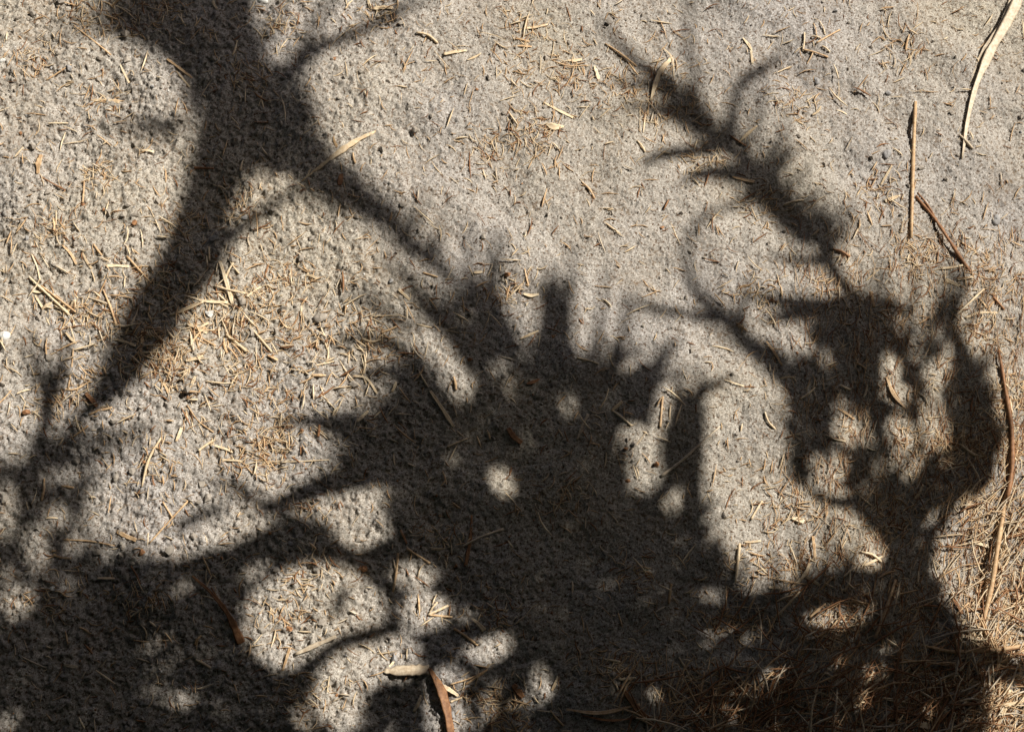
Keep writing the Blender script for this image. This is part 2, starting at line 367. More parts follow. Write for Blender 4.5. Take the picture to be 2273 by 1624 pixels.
Q = 4; OX, OY = 200, 100
mw, mh = int(2640 / Q), int(2060 / Q)
PXX, PYY = np.meshgrid((np.arange(mw) + .5) * Q - OX, (np.arange(mh) + .5) * Q - OY)
def poly_mask(poly):
    m = np.zeros(PXX.shape, bool); n = len(poly)
    for i in range(n):
        x0, y0 = poly[i]; x1, y1 = poly[(i + 1) % n]
        if y0 == y1: continue
        c = ((PYY >= min(y0, y1)) & (PYY < max(y0, y1)) & (PXX < x0 + (PYY - y0) * (x1 - x0) / (y1 - y0)))
        m ^= c
    return m
dark = poly_mask(HUB) | poly_mask(BIG)
lit = np.zeros_like(dark)
lit |= ((((PXX - 985) * .72 + (PYY - 806) * .69) / 82) ** 2 + (((PYY - 806) * .72 - (PXX - 985) * .69) / 25) ** 2 <= 1)
for ex, ey, ra, rb in LIT: lit |= ((PXX - ex) / ra) ** 2 + ((PYY - ey) / rb) ** 2 <= 1
FOCI = np.array([(110, 1480), (1240, 1420), (2040, 1330), (500, 520)])
def angle_at(x, y):
    d = np.hypot(FOCI[:, 0] - x, FOCI[:, 1] - y); c = FOCI[d.argmin()]
    return math.atan2(y - c[1], x - c[0])                # outward
def slit(x, y, a, L, W):
    u_ = (PXX - x) * math.cos(a) + (PYY - y) * math.sin(a); v_ = -(PXX - x) * math.sin(a) + (PYY - y) * math.cos(a)
    return (u_ / L) ** 2 + (v_ / W) ** 2 <= 1
for n_s, (x0, x1, y0, y1), Ls, Ws in ((16, (830, 1420, 640, 960), (25, 70), (4, 8)), (5, (900, 1420, 960, 1200), (15, 30), (4, 7)), (5, (1690, 2190, 690, 1160), (14, 40), (3, 6)), (20, (1700, 1870, 930, 1180), (14, 40), (5, 10)),
                                  (16, (0, 560, 1240, 1620), (15, 45), (4, 9)), (22, (0, 220, 1020, 1240), (12, 35), (4, 8)), (14, (560, 1150, 1180, 1620), (12, 40), (4, 9)), (46, (1560, 2100, 1290, 1620), (8, 24), (4, 8)), (1, (520, 640, 140, 300), (15, 30), (3, 5))):
    for _ in range(n_s):
        x, y = random.uniform(x0, x1), random.uniform(y0, y1)
        lit |= slit(x, y, angle_at(x, y) + random.gauss(0, .35), random.uniform(*Ls), random.uniform(*Ws))
for _ in range(5):                                  # upright chinks between the blades of the slender shrub
    lit |= slit(random.uniform(1800, 2120), random.uniform(720, 930), 1.57 + random.gauss(0, .12), random.uniform(28, 60), random.uniform(6, 9))
shape = dark.copy(); dark &= ~lit
covered = np.zeros_like(dark)
def pix(a): 
    i = np.clip(((a[:, 1] + OY) / Q).astype(int), 0, mh - 1); j = np.clip(((a[:, 0] + OX) / Q).astype(int), 0, mw - 1)
    return i, j
def paint(pts):
    p = spline(pts, 60); d = np.gradient(p[:, :2], axis=0); d /= np.linalg.norm(d, axis=1)[:, None] + 1e-9
    for k in np.linspace(-.9, .9, 21):
        covered[pix(p[:, :2] + np.stack([-d[:, 1], d[:, 0]], -1) * (k * p[:, 2:3]))] = True

SHRUB = {'left': ('broad leaved shrub standing beside the soil whose forked branch throws the tall upper shadow', (.98, -1.05)),
         'middle': ('spiky leaved shrub standing beside the soil whose leaves throw the fan shaped shadow', (1.25, -.85)),
         'right': ('slender leaved shrub standing beside the soil whose two bare stems throw the thin arching shadows', (1.62, -.55))}
roots = {}
for k, (lab, (bx, by)) in SHRUB.items():
    e = bpy.data.objects.new('shrub', None); C.objects.link(e); e.location = (bx, by, 0)
    tag(e, lab, 'shrub', 'shrubs shading the soil'); roots[k] = e
for k, lst in STROKES.items():
    for nm, pts, *far in lst:
        paint(pts)
        if nm == 'branch': dz0, dz1, th = 0, random.uniform(-.03, .03), 1.0
        else: dz0, dz1, th = random.uniform(-.08, .08), random.uniform(-.08, .08), .16
        if far: dz0, dz1 = far[0] * .4, far[0]
        pts = [(a_, b_, c_ * 1.08 + 1.5) for a_, b_, c_ in pts]
        v, f = ribbon(pts, 12 if len(pts) < 6 else 22, dz0, dz1, th)
        link(nm, v, f, M['bark' if nm == 'branch' else 'leaf'], roots[k], origin=v.mean(0))
# smaller foliage fills the dense shade between them
fill = {k: ([], []) for k in STROKES}
for (L0, W0, tries, need) in ((260, 17, 900, .80), (190, 11, 2600, .72), (150, 8, 2600, .62), (130, 16, 2500, .95), (80, 11, 5000, .94), (46, 9, 7000, .90), (30, 8, 6000, .85)):
    for _ in range(tries):
        todo = np.argwhere(dark & ~covered) if _ % 60 == 0 else todo
        if len(todo) == 0: break
        i, j = todo[rng.integers(len(todo))]
        if covered[i, j]: continue
        x, y = PXX[i, j], PYY[i, j]
        if need < .9 and x < 760 and y < 700: continue
        a = angle_at(x, y) + rng.normal(0, .38); L = L0 * rng.uniform(.7, 1.2); W = W0 * rng.uniform(.7, 1.2)
        t = np.linspace(-.5, .5, 7); bend = rng.normal(0, .07)
        px = x + L * (t * math.cos(a) - bend * (4 * t * t) * math.sin(a)); py = y + L * (t * math.sin(a) + bend * (4 * t * t) * math.cos(a))
        hw = W * np.array([.4, .8, 1, 1, .8, .45, .06])
        pts = np.stack([px, py, hw], -1)
        d = np.gradient(pts[:, :2], axis=0); d /= np.linalg.norm(d, axis=1)[:, None] + 1e-9
        q = np.concatenate([pts[:, :2] + np.stack([-d[:, 1], d[:, 0]], -1) * (k * hw[:, None]) for k in (-1, -.5, 0, .5, 1)])
        if shape[pix(q)].mean() < need or lit[pix(q)].mean() > .08: continue
        paint(pts)
        k = 'left' if x < 760 else ('middle' if x < 1640 else 'right')
        v, f = ribbon(pts, 7, rng.uniform(-.2, .2), rng.uniform(-.2, .2), .12)
        V, F = fill[k]; o = sum(len(a) for a in V); V.append(v); F += [tuple(c + o for c in q_) for q_ in f]
# a fringe of narrow leaves standing out of the dense shade
rim = shape & ~(np.roll(shape, 3, 0) & np.roll(shape, -3, 0) & np.roll(shape, 3, 1) & np.roll(shape, -3, 1))
for n_f, (x0, x1, y0, y1), (l0, l1), (w0, w1) in ((170, (860, 1420, 620, 1000), (80, 200), (7, 13)), (60, (1380, 1960, 1130, 1360), (50, 120), (6, 10)), (80, (1720, 2200, 640, 1130), (40, 120), (5, 10)), (60, (-20, 330, 980, 1260), (60, 140), (6, 11)), (50, (560, 900, 1040, 1260), (50, 120), (6, 11))):
    cand = np.argwhere(rim & (PXX > x0) & (PXX < x1) & (PYY > y0) & (PYY < y1))
    for _ in range(n_f):
        i, j = cand[rng.integers(len(cand))]; x, y = PXX[i, j], PYY[i, j]
        a = angle_at(x, y) + rng.normal(0, .30); L = rng.uniform(l0, l1); W = rng.uniform(w0, w1)
        t = np.linspace(-.38, .62, 7); bend = rng.normal(0, .06)
        px = x + L * (t * math.cos(a) - bend * (4 * t * t) * math.sin(a)); py = y + L * (t * math.sin(a) + bend * (4 * t * t) * math.cos(a))
        pts = np.stack([px, py, W * np.array([.5, .9, 1, 1, .85, .55, .08])], -1)
        if lit[pix(pts)].mean() > .1: continue
        k = 'left' if x < 760 else ('middle' if x < 1640 else 'right')
        v, f = ribbon(pts, 7, rng.uniform(-.15, .15), rng.uniform(-.15, .25), .12)
        V, F = fill[k]; o = sum(len(a) for a in V); V.append(v); F += [tuple(c + o for c in q_) for q_ in f]
for q0 in range(120):                                  # the spray of the spiky shrub, leaf upon leaf
    a = math.radians(rng.uniform(36, 172) if q0 < 62 else rng.uniform(112, 178)); r0 = rng.uniform(190, 300); r1 = rng.uniform(360, 545) * (1.0 if a > 1.2 else .92)
    t = np.linspace(0, 1, 8); r = r0 + (r1 - r0) * t; aa = a + rng.normal(0, .10) * t * t
    pts = np.stack([1180 + r * np.cos(aa), 1080 - r * np.sin(aa) * (.92 if a < 2.2 else .8), rng.uniform(7, 11.5) * np.array([.8, 1, 1, .95, .85, .65, .4, .08])], -1)
    if lit[pix(pts)].mean() > .08 or (pts[-1, 0] > 1560): continue
    v, f = ribbon(pts, 8, rng.uniform(-.15, .15), rng.uniform(0, .55), .12)
    V, F = fill['middle']; o = sum(len(q_) for q_ in V); V.append(v); F += [tuple(c + o for c in q_) for q_ in f]
for n_b, (bx0, bx1, by0, by1), (l0, l1), (w0, w1), lean in ((30, (1880, 2150, 740, 900), (110, 230), (5, 9), .10), (26, (1575, 1940, 1330, 1380), (70, 190), (6, 11), .12), (22, (2120, 2190, 820, 1080), (60, 130), (5, 8), -.25), (34, (1610, 1860, 330, 620), (70, 150), (7, 11), .45)):
    for _ in range(n_b):                             # upright narrow blades
        x, y = rng.uniform(bx0, bx1), rng.uniform(by0, by1)
        if bx0 == 1610: y = 310 + (x - 1600) * 1.15 + rng.normal(0, 8)
        L = rng.uniform(l0, l1); a = 1.57 + rng.normal(0, .22) + lean * rng.choice((-1, 1) if lean > 0 else (1, 1)); t = np.linspace(0, 1, 7); aa = a + rng.normal(0, .18) * t
        pts = np.stack([x + L * t * np.cos(aa), y - L * t * np.sin(aa), rng.uniform(w0, w1) * np.array([.8, 1, 1, .9, .75, .5, .08])], -1)
        if lit[pix(pts)].mean() > .3: continue
        v, f = ribbon(pts, 7, rng.uniform(-.1, .1), rng.uniform(-.1, .3), .12)
        V, F = fill['right' if x > 1560 else 'middle']; o = sum(len(q_) for q_ in V); V.append(v); F += [tuple(c + o for c in q_) for q_ in f]
for k, (V, F) in fill.items():
    o = link('foliage', np.concatenate(V), F, M['leaf'], roots[k], origin=np.array(roots[k].location)); o['kind'] = 'stuff'
print('shade cover', (dark & covered).sum() / dark.sum())
# woody stems that carry the foliage, rising from the ground inside the dense shade
def tube(p, r, n=7):
    p = np.asarray(p, float); m = len(p); t = np.gradient(p, axis=0); t /= np.linalg.norm(t, axis=1)[:, None]
    a = np.cross(t, [.3, .2, 1.0]); a /= np.linalg.norm(a, axis=1)[:, None]; b = np.cross(t, a)
    r = np.asarray(r, float).reshape(-1, 1) * np.ones((m, 1)); v = []; f = []
    for i in range(n):
        c = 2 * math.pi * i / n; v.append(p + r * (a * math.cos(c) + b * math.sin(c)))
    v = np.stack(v, 1).reshape(-1, 3)
    for i in range(m - 1):
        for j in range(n):
            f.append((i * n + j, i * n + (j + 1) % n, (i + 1) * n + (j + 1) % n, (i + 1) * n + j))
    f.append(tuple(range(n))[::-1]); f.append(tuple((m - 1) * n + j for j in range(n)))
    return v, f
for k, paths in {'left': [[(900, 1760), (300, 1560), (130, 1300), (90, 1080)], [(900, 1760), (420, 1480), (350, 1300)]],
                 'middle': [[(1500, 1750), (1300, 1450), (1250, 1200), (1200, 900)], [(1450, 1750), (1120, 1300), (980, 1050)], [(1550, 1750), (1540, 1400), (1536, 1200)]],
                 'right': [[(1950, 1750), (2000, 1450), (2010, 1180), (1900, 880)], [(1900, 1700), (1960, 1330), (1990, 1100)]]}.items():
    bx, by = SHRUB[k][1]
    for pth in paths:
        p = [(bx + random.uniform(-.05, .05), by + random.uniform(-.05, .05), 0)]
        for i, (x, y) in enumerate(pth):
            a, b = gd(x, y); z = float(zfun(a, b)) * (.80, .97, 1.0, 1.0)[i]
            p.append(tuple(lift(np.array(a), np.array(b), np.array(z))))
        p = spline(p, 18)
        v, f = tube(p, np.linspace(.016, .005, 18))
        link('stem', v, f, M['bark'], roots[k], origin=v.mean(0))

# unseen foliage added around and overhead to block sky light and darken the shadows
def leaf_cloud(name, n, place, L, parent):
    V, F = [], []
    for i in range(n):
        c = np.array(place()); d = rng.standard_normal(3); d[2] *= .5; d /= np.linalg.norm(d)
        sd_ = np.cross(d, rng.standard_normal(3)); sd_ /= np.linalg.norm(sd_); up = np.cross(d, sd_)
        l = L * rng.uniform(.6, 1.3); b = len(V)
        V += [c, c + d * l * .5 + sd_ * l * .24 + up * l * .05, c + d * l, c + d * l * .5 - sd_ * l * .24 + up * l * .05, c + d * l * .5 - up * l * .03]
        F += [(b, b + 4, b + 1), (b + 4, b + 2, b + 1), (b, b + 3, b + 4), (b + 4, b + 3, b + 2)]
    o = link(name, np.array(V), F, M['leaf'], parent, origin=np.array(parent.location)); o['kind'] = 'stuff'; return o
def low_pt():
    x = .98 + 1.7 * rng.random() ** .8
    return x, rng.uniform(-1.0, 1.5), (x - .90) / 1.0 * rng.random() ** .6
hr = bpy.data.objects.new('added_thicket', None); C.objects.link(hr); hr.location = (1.8, .2, 0)  # unseen low bushes, added to shut out the low sky on the sun side
tag(hr, 'unseen low bushy growth added beyond the straw litter side to block sky light', 'added_thicket')
leaf_cloud('foliage', 7000, low_pt, .10, hr)
for i in range(12):
    x = rng.uniform(1.4, 2.5); y = rng.uniform(-.9, 1.4); h = (x - .9) * .85
    v, f = tube(spline([(x, y, 0), (x + .04, y + .03, h * .5), (x, y + .1, h)], 7), np.linspace(.012, .004, 7)); link('stem', v, f, M['bark'], hr, origin=v.mean(0))
hd = bpy.data.objects.new('added_thicket', None); C.objects.link(hd); hd.location = (-.3, -1.2, 0)  # unseen leaf bank, added to darken the shade near the lower edge
tag(hd, 'unseen dense dark foliage added along the lower edge of the soil, deepening its shade', 'added_thicket')
def added_thicket_pt():
    if rng.random() < .72: return rng.uniform(-3.0, 1.9), -.70 - abs(rng.normal(0, .30)), 2.3 * rng.random() ** .8
    return -.92 - abs(rng.normal(0, .35)), rng.uniform(-1.2, -.05), 2.0 * rng.random() ** .8
leaf_cloud('foliage', 14000, added_thicket_pt, .11, hd)
for i in range(14):
    x = -3 + .36 * i + rng.uniform(-.1, .1); y = -1.1 - rng.uniform(0, .4)
    v, f = tube(spline([(x, y, 0), (x + rng.uniform(-.1, .1), y + .05, 1.1), (x + rng.uniform(-.2, .2), y + .1, 2.3)], 9), np.linspace(.02, .007, 9))
    link('stem', v, f, M['bark'], hd, origin=v.mean(0))
tr = bpy.data.objects.new('added_tree', None); C.objects.link(tr); tr.location = (-1.1, -1.9, 0)  # out of view, added so its crown cuts the sky light from above
tag(tr, 'unseen spreading canopy on a trunk, added over the lower edge to block sky light', 'added_tree')
v, f = tube(spline([(-1.1, -1.9, -.05), (-1.05, -1.85, 1.2), (-.95, -1.7, 2.3), (-.8, -1.4, 3.1)], 14), np.linspace(.14, .06, 14), 12); link('trunk', v, f, M['bark'], tr, origin=v.mean(0))
for tx, ty, tz in ((-2.6, -1.0, 2.6), (-.2, .2, 2.2), (.4, -1.0, 2.4), (-1.2, .2, 2.3), (-2.2, -2.4, 2.7), (.2, -2.2, 2.6)):
    v, f = tube(spline([(-1.0, -1.77, 1.9), ((tx - .97) / 2, (ty - 1.72) / 2, 2.35), (tx, ty, tz)], 9), np.linspace(.05, .012, 9)); link('limb', v, f, M['bark'], tr, origin=v.mean(0))
def added_crown_pt():
    while True:
        x, y, z = rng.uniform(-3.2, 2.6), rng.uniform(-3.0, ADDED_CROWN_Y), 1.78 + 1.2 * rng.random() ** 1.5
        sx, sy = x - z * S[0] / S[2], y - z * S[1] / S[2]
        if not (sx < -.92 or sy < -.62): continue        # no shadow of the crown reaches the picture
        if math.sin(x * 3.1 + z * 2) * math.sin(y * 3.4 - z * 3) > -.8 and rng.random() < smooth(ADDED_CROWN_Y + .05, ADDED_CROWN_Y - .3, y): return x, y, z
ADDED_CROWN_Y = 1.0
leaf_cloud('crown', 24000, added_crown_pt, .13, tr)

# ------------------------------------------------------------------ straw: every larger piece on its own
def on_ground(x, y, r, arch=0.0, rigid=.7):
    n = len(x); h = np.max([height(x + a, y + b) for a, b in ((0, 0), (.002, 0), (-.002, 0), (0, .002), (0, -.002))], 0)
    t = np.linspace(0, 1, n)
    A = np.stack([np.ones(n), t], -1); c, *_ = np.linalg.lstsq(A, h, rcond=None)
    line = A @ c; line += np.percentile(h - line, 45)
    return rigid * line + (1 - rigid) * h + r * .65 + .45 * arch * np.sin(math.pi * t)
def straw_mesh(pts, kind, arch=0.0, n=None, rough_edge=.12):
    p = spline(pts, n or max(5, min(18, int(3 + len(pts) * 3))))
    n = len(p); x, y = gd(p[:, 0], p[:, 1]); hw = p[:, 2] * PX
    hw = hw * (1 + rough_edge * rng.standard_normal(n))
    r = np.median(hw)
    t = np.stack([np.gradient(x), np.gradient(y)], -1); t /= np.linalg.norm(t, axis=1)[:, None] + 1e-12
    nr = np.stack([-t[:, 1], t[:, 0]], -1)
    if kind == 'stem':
        z = on_ground(x, y, r, arch, .85); ang = np.arange(7) * 2 * math.pi / 7 + .4
        co, si = np.cos(ang), np.sin(ang) * .92
    else:                                            # blade, flake: wide, thin and slightly cupped
        z = on_ground(x, y, r * .55, arch, .75)
        co = np.array([1, .55, 0, -.55, -1, -.5, 0, .5]); si = np.array([.16, .10, .02, .12, .22, -.14, -.24, -.16]) + .10
        tilt = rng.normal(0, .28); co, si = co * math.cos(tilt) - si * math.sin(tilt), co * math.sin(tilt) + si * math.cos(tilt)
    k = len(co)
    v = np.empty((n, k, 3))
    v[:, :, 0] = x[:, None] + nr[:, 0:1] * hw[:, None] * co; v[:, :, 1] = y[:, None] + nr[:, 1:2] * hw[:, None] * co
    v[:, :, 2] = z[:, None] + hw[:, None] * si
    f = [(i * k + j, i * k + (j + 1) % k, (i + 1) * k + (j + 1) % k, (i + 1) * k + j) for i in range(n - 1) for j in range(k)]
    f.append(tuple(range(k))[::-1]); f.append(tuple((n - 1) * k + j for j in range(k)))
    return v.reshape(-1, 3), f
LAND = []                                            # (x, y, short name) of the pieces others are described by
def piece(name, mat, kind, pts, label=None, cat='straw', short=None, group=None, arch=0.0):
    v, f = straw_mesh(pts, kind, arch)
    o = link(name, v, f, M[mat])
    p = np.asarray(pts, float); o['cx'] = 0
    del o['cx']
    if label: tag(o, label, cat, group)
    if short: LAND.append((p[:, 0].mean(), p[:, 1].mean(), short))
    return o, p
def u(pts, ww):                                      # even-width or tapered points
    n = len(pts); ww = ww if isinstance(ww, (list, tuple)) else [ww] * n
    return [(a, b, c) for (a, b), c in zip(pts, ww)]

# the long split blade with its torn strip
o, _ = piece('grass_blade', 'grey', 'blade', u([(2272, -30), (2240, 40), (2190, 130), (2160, 205), (2143, 280), (2133, 357)], [12, 12, 10, 6, 4.5, 2]), 'long bleached blade of dry grass, split along its length, curving down onto packed soil', 'grass blade', 'long split blade', arch=.004)
v, f = straw_mesh(u([(2255, -30), (2222, 52), (2178, 120), (2150, 190)], [5, 4.5, 4, 1.5]), 'blade', .007); link('torn_strip', v, f, M['grey'], o)
piece('long_straw', 'tan', 'stem', u([(2031, 228), (2026, 333), (2021, 530)], [3.6, 4.2, 3.4]), 'straight tan straw stem lying upright on packed soil beside a long split blade', 'straw', 'straight tan stem', arch=.002)
o, _ = piece('dry_stalk', 'brown', 'stem', u([(2032, 436), (2075, 490), (2108, 540), (2132, 578), (2158, 614)], [3, 4, 4.2, 4.5, 3.4]), 'reddish brown dry stem lying aslant, its forked end touching the straight tan stem', 'stem', 'forked brown stem', arch=.003)
v, f = straw_mesh(u([(2036, 428), (2056, 452), (2080, 492)], [1.4, 2, 2]), 'stem'); link('split_end', v, f, M['brown'], o)
piece('dry_stalk', 'brown', 'stem', u([(2214, 778), (2226, 858), (2242, 975), (2239, 1074), (2232, 1110)], [2.5, 4, 5, 5, 4]), 'dark brown dry stem standing out on pale soil along the edge of deep shade', 'stem', 'dark brown stem', arch=.006)
piece('long_straw', 'tan', 'stem', u([(2236, 1085), (2214, 1200), (2198, 1300), (2180, 1382), (2174, 1425)], [4.5, 5, 5, 4.5, 4]), 'long tan stem leaning over the straw litter beyond the end of the dark brown stem', 'straw', 'long leaning stem', arch=.012)
o, _ = piece('grass_blade', 'pale', 'blade', u([(1492, 128), (1465, 162), (1451, 200), (1444, 226)], [5, 7, 5.5, 2.5]), 'short pale curved blade bent over at its top, lying across a thin leaf shadow', 'grass blade', 'bent curved blade', arch=.008)
v, f = straw_mesh(u([(1470, 100), (1488, 122), (1496, 178)], [1.2, 2, 1.2]), 'blade', .005); link('folded_tip', v, f, M['pale'], o)
piece('straw_flake', 'pale', 'blade', u([(1211, 277), (1228, 284), (1252, 281)], [1.5, 8.5, 2]), 'wide ivory white flake of straw shaped like a diamond on open sunlit soil', 'straw flake', 'ivory diamond flake', arch=.002)
piece('straw_piece', 'pale', 'blade', u([(1206, 229), (1238, 245), (1272, 260)], [2, 3.2, 2.8]), 'pale straw sliver lying aslant just above the ivory diamond flake', 'straw', 'sliver above the flake')
piece('straw_piece', 'pale', 'blade', u([(828, 18), (850, 19), (872, 24)], [4.2, 5, 3.6]), 'short thick pale straw lying level beside the tip of the topmost branch shadow', 'straw', 'thick top straw')
piece('straw_piece', 'pale', 'blade', u([(985, 123), (1010, 117), (1036, 112)], [4, 4.6, 3]), 'short broad pale straw with a dark hollow at one end', 'straw', 'broad straw by hollow')
piece('straw_piece', 'pale', 'blade', u([(1036, 136), (1052, 129), (1068, 118)], [1.5, 3.8, 1.5]), 'leaf shaped pale sliver just below the broad straw by a dark hollow', 'straw')
piece('straw_piece', 'pale', 'blade', u([(1166, 66), (1190, 63), (1216, 57)], [3.5, 3.8, 3.4]), 'short blunt pale straw lying level on sunlit soil near the upper edge', 'straw', 'blunt level straw')
piece('straw_flake', 'pale', 'blade', u([(1258, 133), (1275, 133), (1292, 130)], [1.5, 5, 3]), 'small torn cream flake lying below the blunt level straw', 'straw flake', 'torn cream flake')
piece('straw_piece', 'tan', 'stem', u([(1343, 97), (1380, 122), (1414, 146)], [1.8, 2.6, 1.8]), 'thin tan straw casting a sharp dark line beside the blurred twig shadow', 'straw', 'thin straw by twig shadow', arch=.003)
piece('straw_piece', 'tan', 'stem', u([(1224, 133), (1257, 145), (1307, 145)], [1.2, 1.6, 1.4]), 'hair thin tan straw bowed like a shallow dish', 'straw', 'bowed thin straw', arch=.002)
piece('grass_blade', 'pale', 'blade', u([(672, 408), (716, 374), (757, 341), (800, 312), (834, 295)], [1.5, 4, 6.5, 5, 2]), 'long pale pointed blade lying across the edge of the big branch shadow', 'grass blade', 'pointed pale blade', arch=.003)
piece('straw_piece', 'tan', 'blade', u([(373, 138), (400, 156), (428, 176)], [3, 3.4, 2]), 'tan straw crossing the shadow edge where the branch shadow spreads', 'straw', 'straw on shadow edge')
piece('straw_piece', 'tan', 'stem', u([(166, 62), (205, 92), (248, 126)], 2), 'slim tan straw running downhill below the uppermost leaf shadow', 'straw', 'slim downhill straw')
piece('straw_piece', 'tan', 'stem', u([(133, 3), (200, 23), (260, 43)], 1.5), 'long thin tan straw lying nearly level along the upper edge', 'straw', 'long level thin straw')
piece('straw_piece', 'pale', 'blade', u([(197, 218), (230, 219), (264, 225)], [1.5, 3.4, 3]), 'pale double sliver lying level on clumpy soil beside the branch shadow', 'straw', 'double sliver')
piece('bark_chip', 'tan', 'blade', u([(93, 346), (88, 365), (85, 388)], [4.5, 7, 3]), 'curled tan chip with a dark shadow under one side, standing on edge', 'chip', 'curled tan chip', arch=.003)
piece('straw_piece', 'brown', 'stem', u([(87, 390), (112, 404), (144, 421)], 1.8), 'brown twig bit touching the foot of the curled tan chip', 'straw')
piece('straw_piece', 'pale', 'blade', u([(54, 329), (45, 342), (36, 355)], [3, 4, 2.6]), 'stubby pale straw beside the curled tan chip', 'straw')
piece('straw_piece', 'tan', 'stem', u([(103, 180), (130, 164), (160, 147)], 1.8), 'thin tan straw slanting up, alone on clumpy soil near a small pale stone', 'straw', 'lone slanting straw')
piece('straw_piece', 'brown', 'stem', u([(430, 370), (452, 371), (474, 372)], [2.6, 2.6, 2]), 'orange brown stub lying level inside the branch shadow', 'straw', 'orange brown stub')
piece('straw_piece', 'brown', 'blade', u([(563, 267), (578, 268), (594, 268)], 3.2), 'short brown straw lying level in the middle of the branch shadow', 'straw', 'brown straw in shadow')
piece('bark_chip', 'brown', 'blade', u([(760, 394), (758, 405), (756, 421)], [5, 6, 5]), 'rusty brown oblong chip in the branch shadow beside the pointed pale blade', 'chip', 'rusty oblong chip')
piece('straw_piece', 'pale', 'stem', u([(73, 568), (84, 594), (92, 626)], 2), 'thin pale straw pointing down at the crossed straws above the white stone', 'straw')
piece('straw_piece', 'pale', 'stem', u([(67, 618), (107, 655), (150, 694)], 2.4), 'longest of the crossed straws lying above the white stone', 'straw', 'crossed straws', arch=.004)
piece('straw_piece', 'tan', 'stem', u([(93, 636), (130, 664), (168, 692)], 2), 'tan straw crossing under the longest of the crossed straws', 'straw', arch=.002)
piece('straw_piece', 'pale', 'blade', u([(92, 687), (103, 680), (116, 673)], [2, 5, 2]), 'pale spindle shaped flake beside the lower end of the crossed straws', 'straw flake')
piece('straw_piece', 'pale', 'blade', u([(121, 675), (138, 686), (152, 697)], [3, 4, 2.6]), 'bright cream straw tucked under the crossed straws', 'straw')
piece('straw_piece', 'pale', 'blade', u([(72, 649), (86, 649), (102, 647)], [1.5, 3.4, 2]), 'pale flake lying level beside the upper end of the crossed straws', 'straw flake')
piece('straw_piece', 'tan', 'stem', u([(283, 571), (310, 601), (338, 632)], [3, 2.6, 1.5]), 'tan straw running down into the main branch shadow', 'straw', 'straw entering branch shadow', arch=.002)
piece('straw_piece', 'pale', 'blade', u([(238, 595), (262, 593), (288, 593)], [3, 3.2, 2.4]), 'pale level straw beside the main branch shadow', 'straw', 'pale level straw')
piece('straw_piece', 'tan', 'stem', u([(230, 644), (246, 682), (260, 724)], [1.8, 2.4, 3]), 'tan straw whose lower end dips into the narrow part of the branch shadow', 'straw', 'dipping tan straw', arch=.003)
piece('straw_piece', 'tan', 'stem', u([(193, 708), (214, 666), (238, 624)], 1.6), 'thin tan straw leaning against the dipping tan straw', 'straw')
piece('straw_piece', 'pale', 'blade', u([(490, 584), (506, 634), (518, 679)], [3, 4.6, 4]), 'broad pale straw standing steeply in the middle of the sunlit straw scatter', 'straw', 'broad steep straw', arch=.006)
piece('straw_piece', 'pale', 'blade', u([(409, 657), (460, 673), (508, 675)], [2, 3.2, 3]), 'long pale curved straw lying level at the foot of the broad steep straw', 'straw', 'long curved straw', arch=.003)
piece('straw_piece', 'pale', 'stem', u([(477, 638), (512, 650), (548, 658)], 2.6), 'pale straw crossing the broad steep straw', 'straw', arch=.004)
piece('straw_piece', 'pale', 'stem', u([(520, 588), (509, 608), (500, 628)], 2.6), 'short pale straw leaning onto the upper part of the broad steep straw', 'straw', arch=.003)
piece('straw_piece', 'pale', 'blade', u([(581, 640), (566, 654), (551, 667)], 3.2), 'short pale straw propped on a soil crumb beyond the broad steep straw', 'straw', 'propped short straw', arch=.003)
piece('straw_piece', 'pale', 'stem', u([(377, 702), (415, 690), (454, 674)], 2.8), 'pale straw lying along the sunny rim of the branch shadow', 'straw', 'straw on sunny rim')
piece('straw_piece', 'pale', 'blade', u([(417, 721), (438, 732), (461, 742)], 3.2), 'pale flat sliver of the starlike straw heap', 'straw', 'starlike straw heap', arch=.003)
piece('straw_piece', 'tan', 'stem', u([(457, 728), (444, 745), (430, 765)], 2.4), 'tan straw crossing the starlike straw heap', 'straw', arch=.003)
piece('straw_piece', 'pale', 'blade', u([(465, 719), (453, 728), (440, 738)], 3.8), 'stout pale stub topmost in the starlike straw heap', 'straw', arch=.005)
piece('straw_piece', 'tan', 'stem', u([(436, 746), (458, 759), (481, 772)], 2.2), 'tan straw trailing below the starlike straw heap', 'straw')
piece('straw_piece', 'pale', 'stem', u([(503, 744), (525, 762), (548, 782)], 2.6), 'pale straw beside the starlike straw heap, aimed down the slope', 'straw')
piece('straw_piece', 'pale', 'stem', u([(560, 733), (581, 756), (604, 782)], 2.4), 'pale straw lying alone between straw heap and fan shadow', 'straw', 'lone pale straw')
piece('straw_piece', 'pale', 'blade', u([(416, 808), (434, 804), (455, 797)], [3, 4.4, 3]), 'flat pale flake on bare sunlit soil beside the narrow branch shadow', 'straw flake', 'flat pale flake')
piece('straw_piece', 'pale', 'blade', u([(438, 843), (433, 853), (427, 866)], [3, 4.4, 2]), 'stubby pale flake standing below the flat pale flake', 'straw flake')
piece('straw_piece', 'pale', 'stem', u([(360, 973), (334, 1021), (317, 1082)], [2, 3, 2]), 'long pale bent straw in sun below the narrow branch shadow', 'straw', 'long pale bent straw', arch=.004)
piece('straw_piece', 'pale', 'blade', u([(404, 950), (400, 965), (393, 982)], [3.5, 4, 2.5]), 'short pale blade with a curled top near the long pale bent straw', 'straw', arch=.002)
piece('straw_piece', 'pale', 'stem', u([(474, 977), (458, 989), (442, 1002)], 2.8), 'pale straw leaning up beside two level straws on sunlit soil', 'straw', 'pair of level straws')
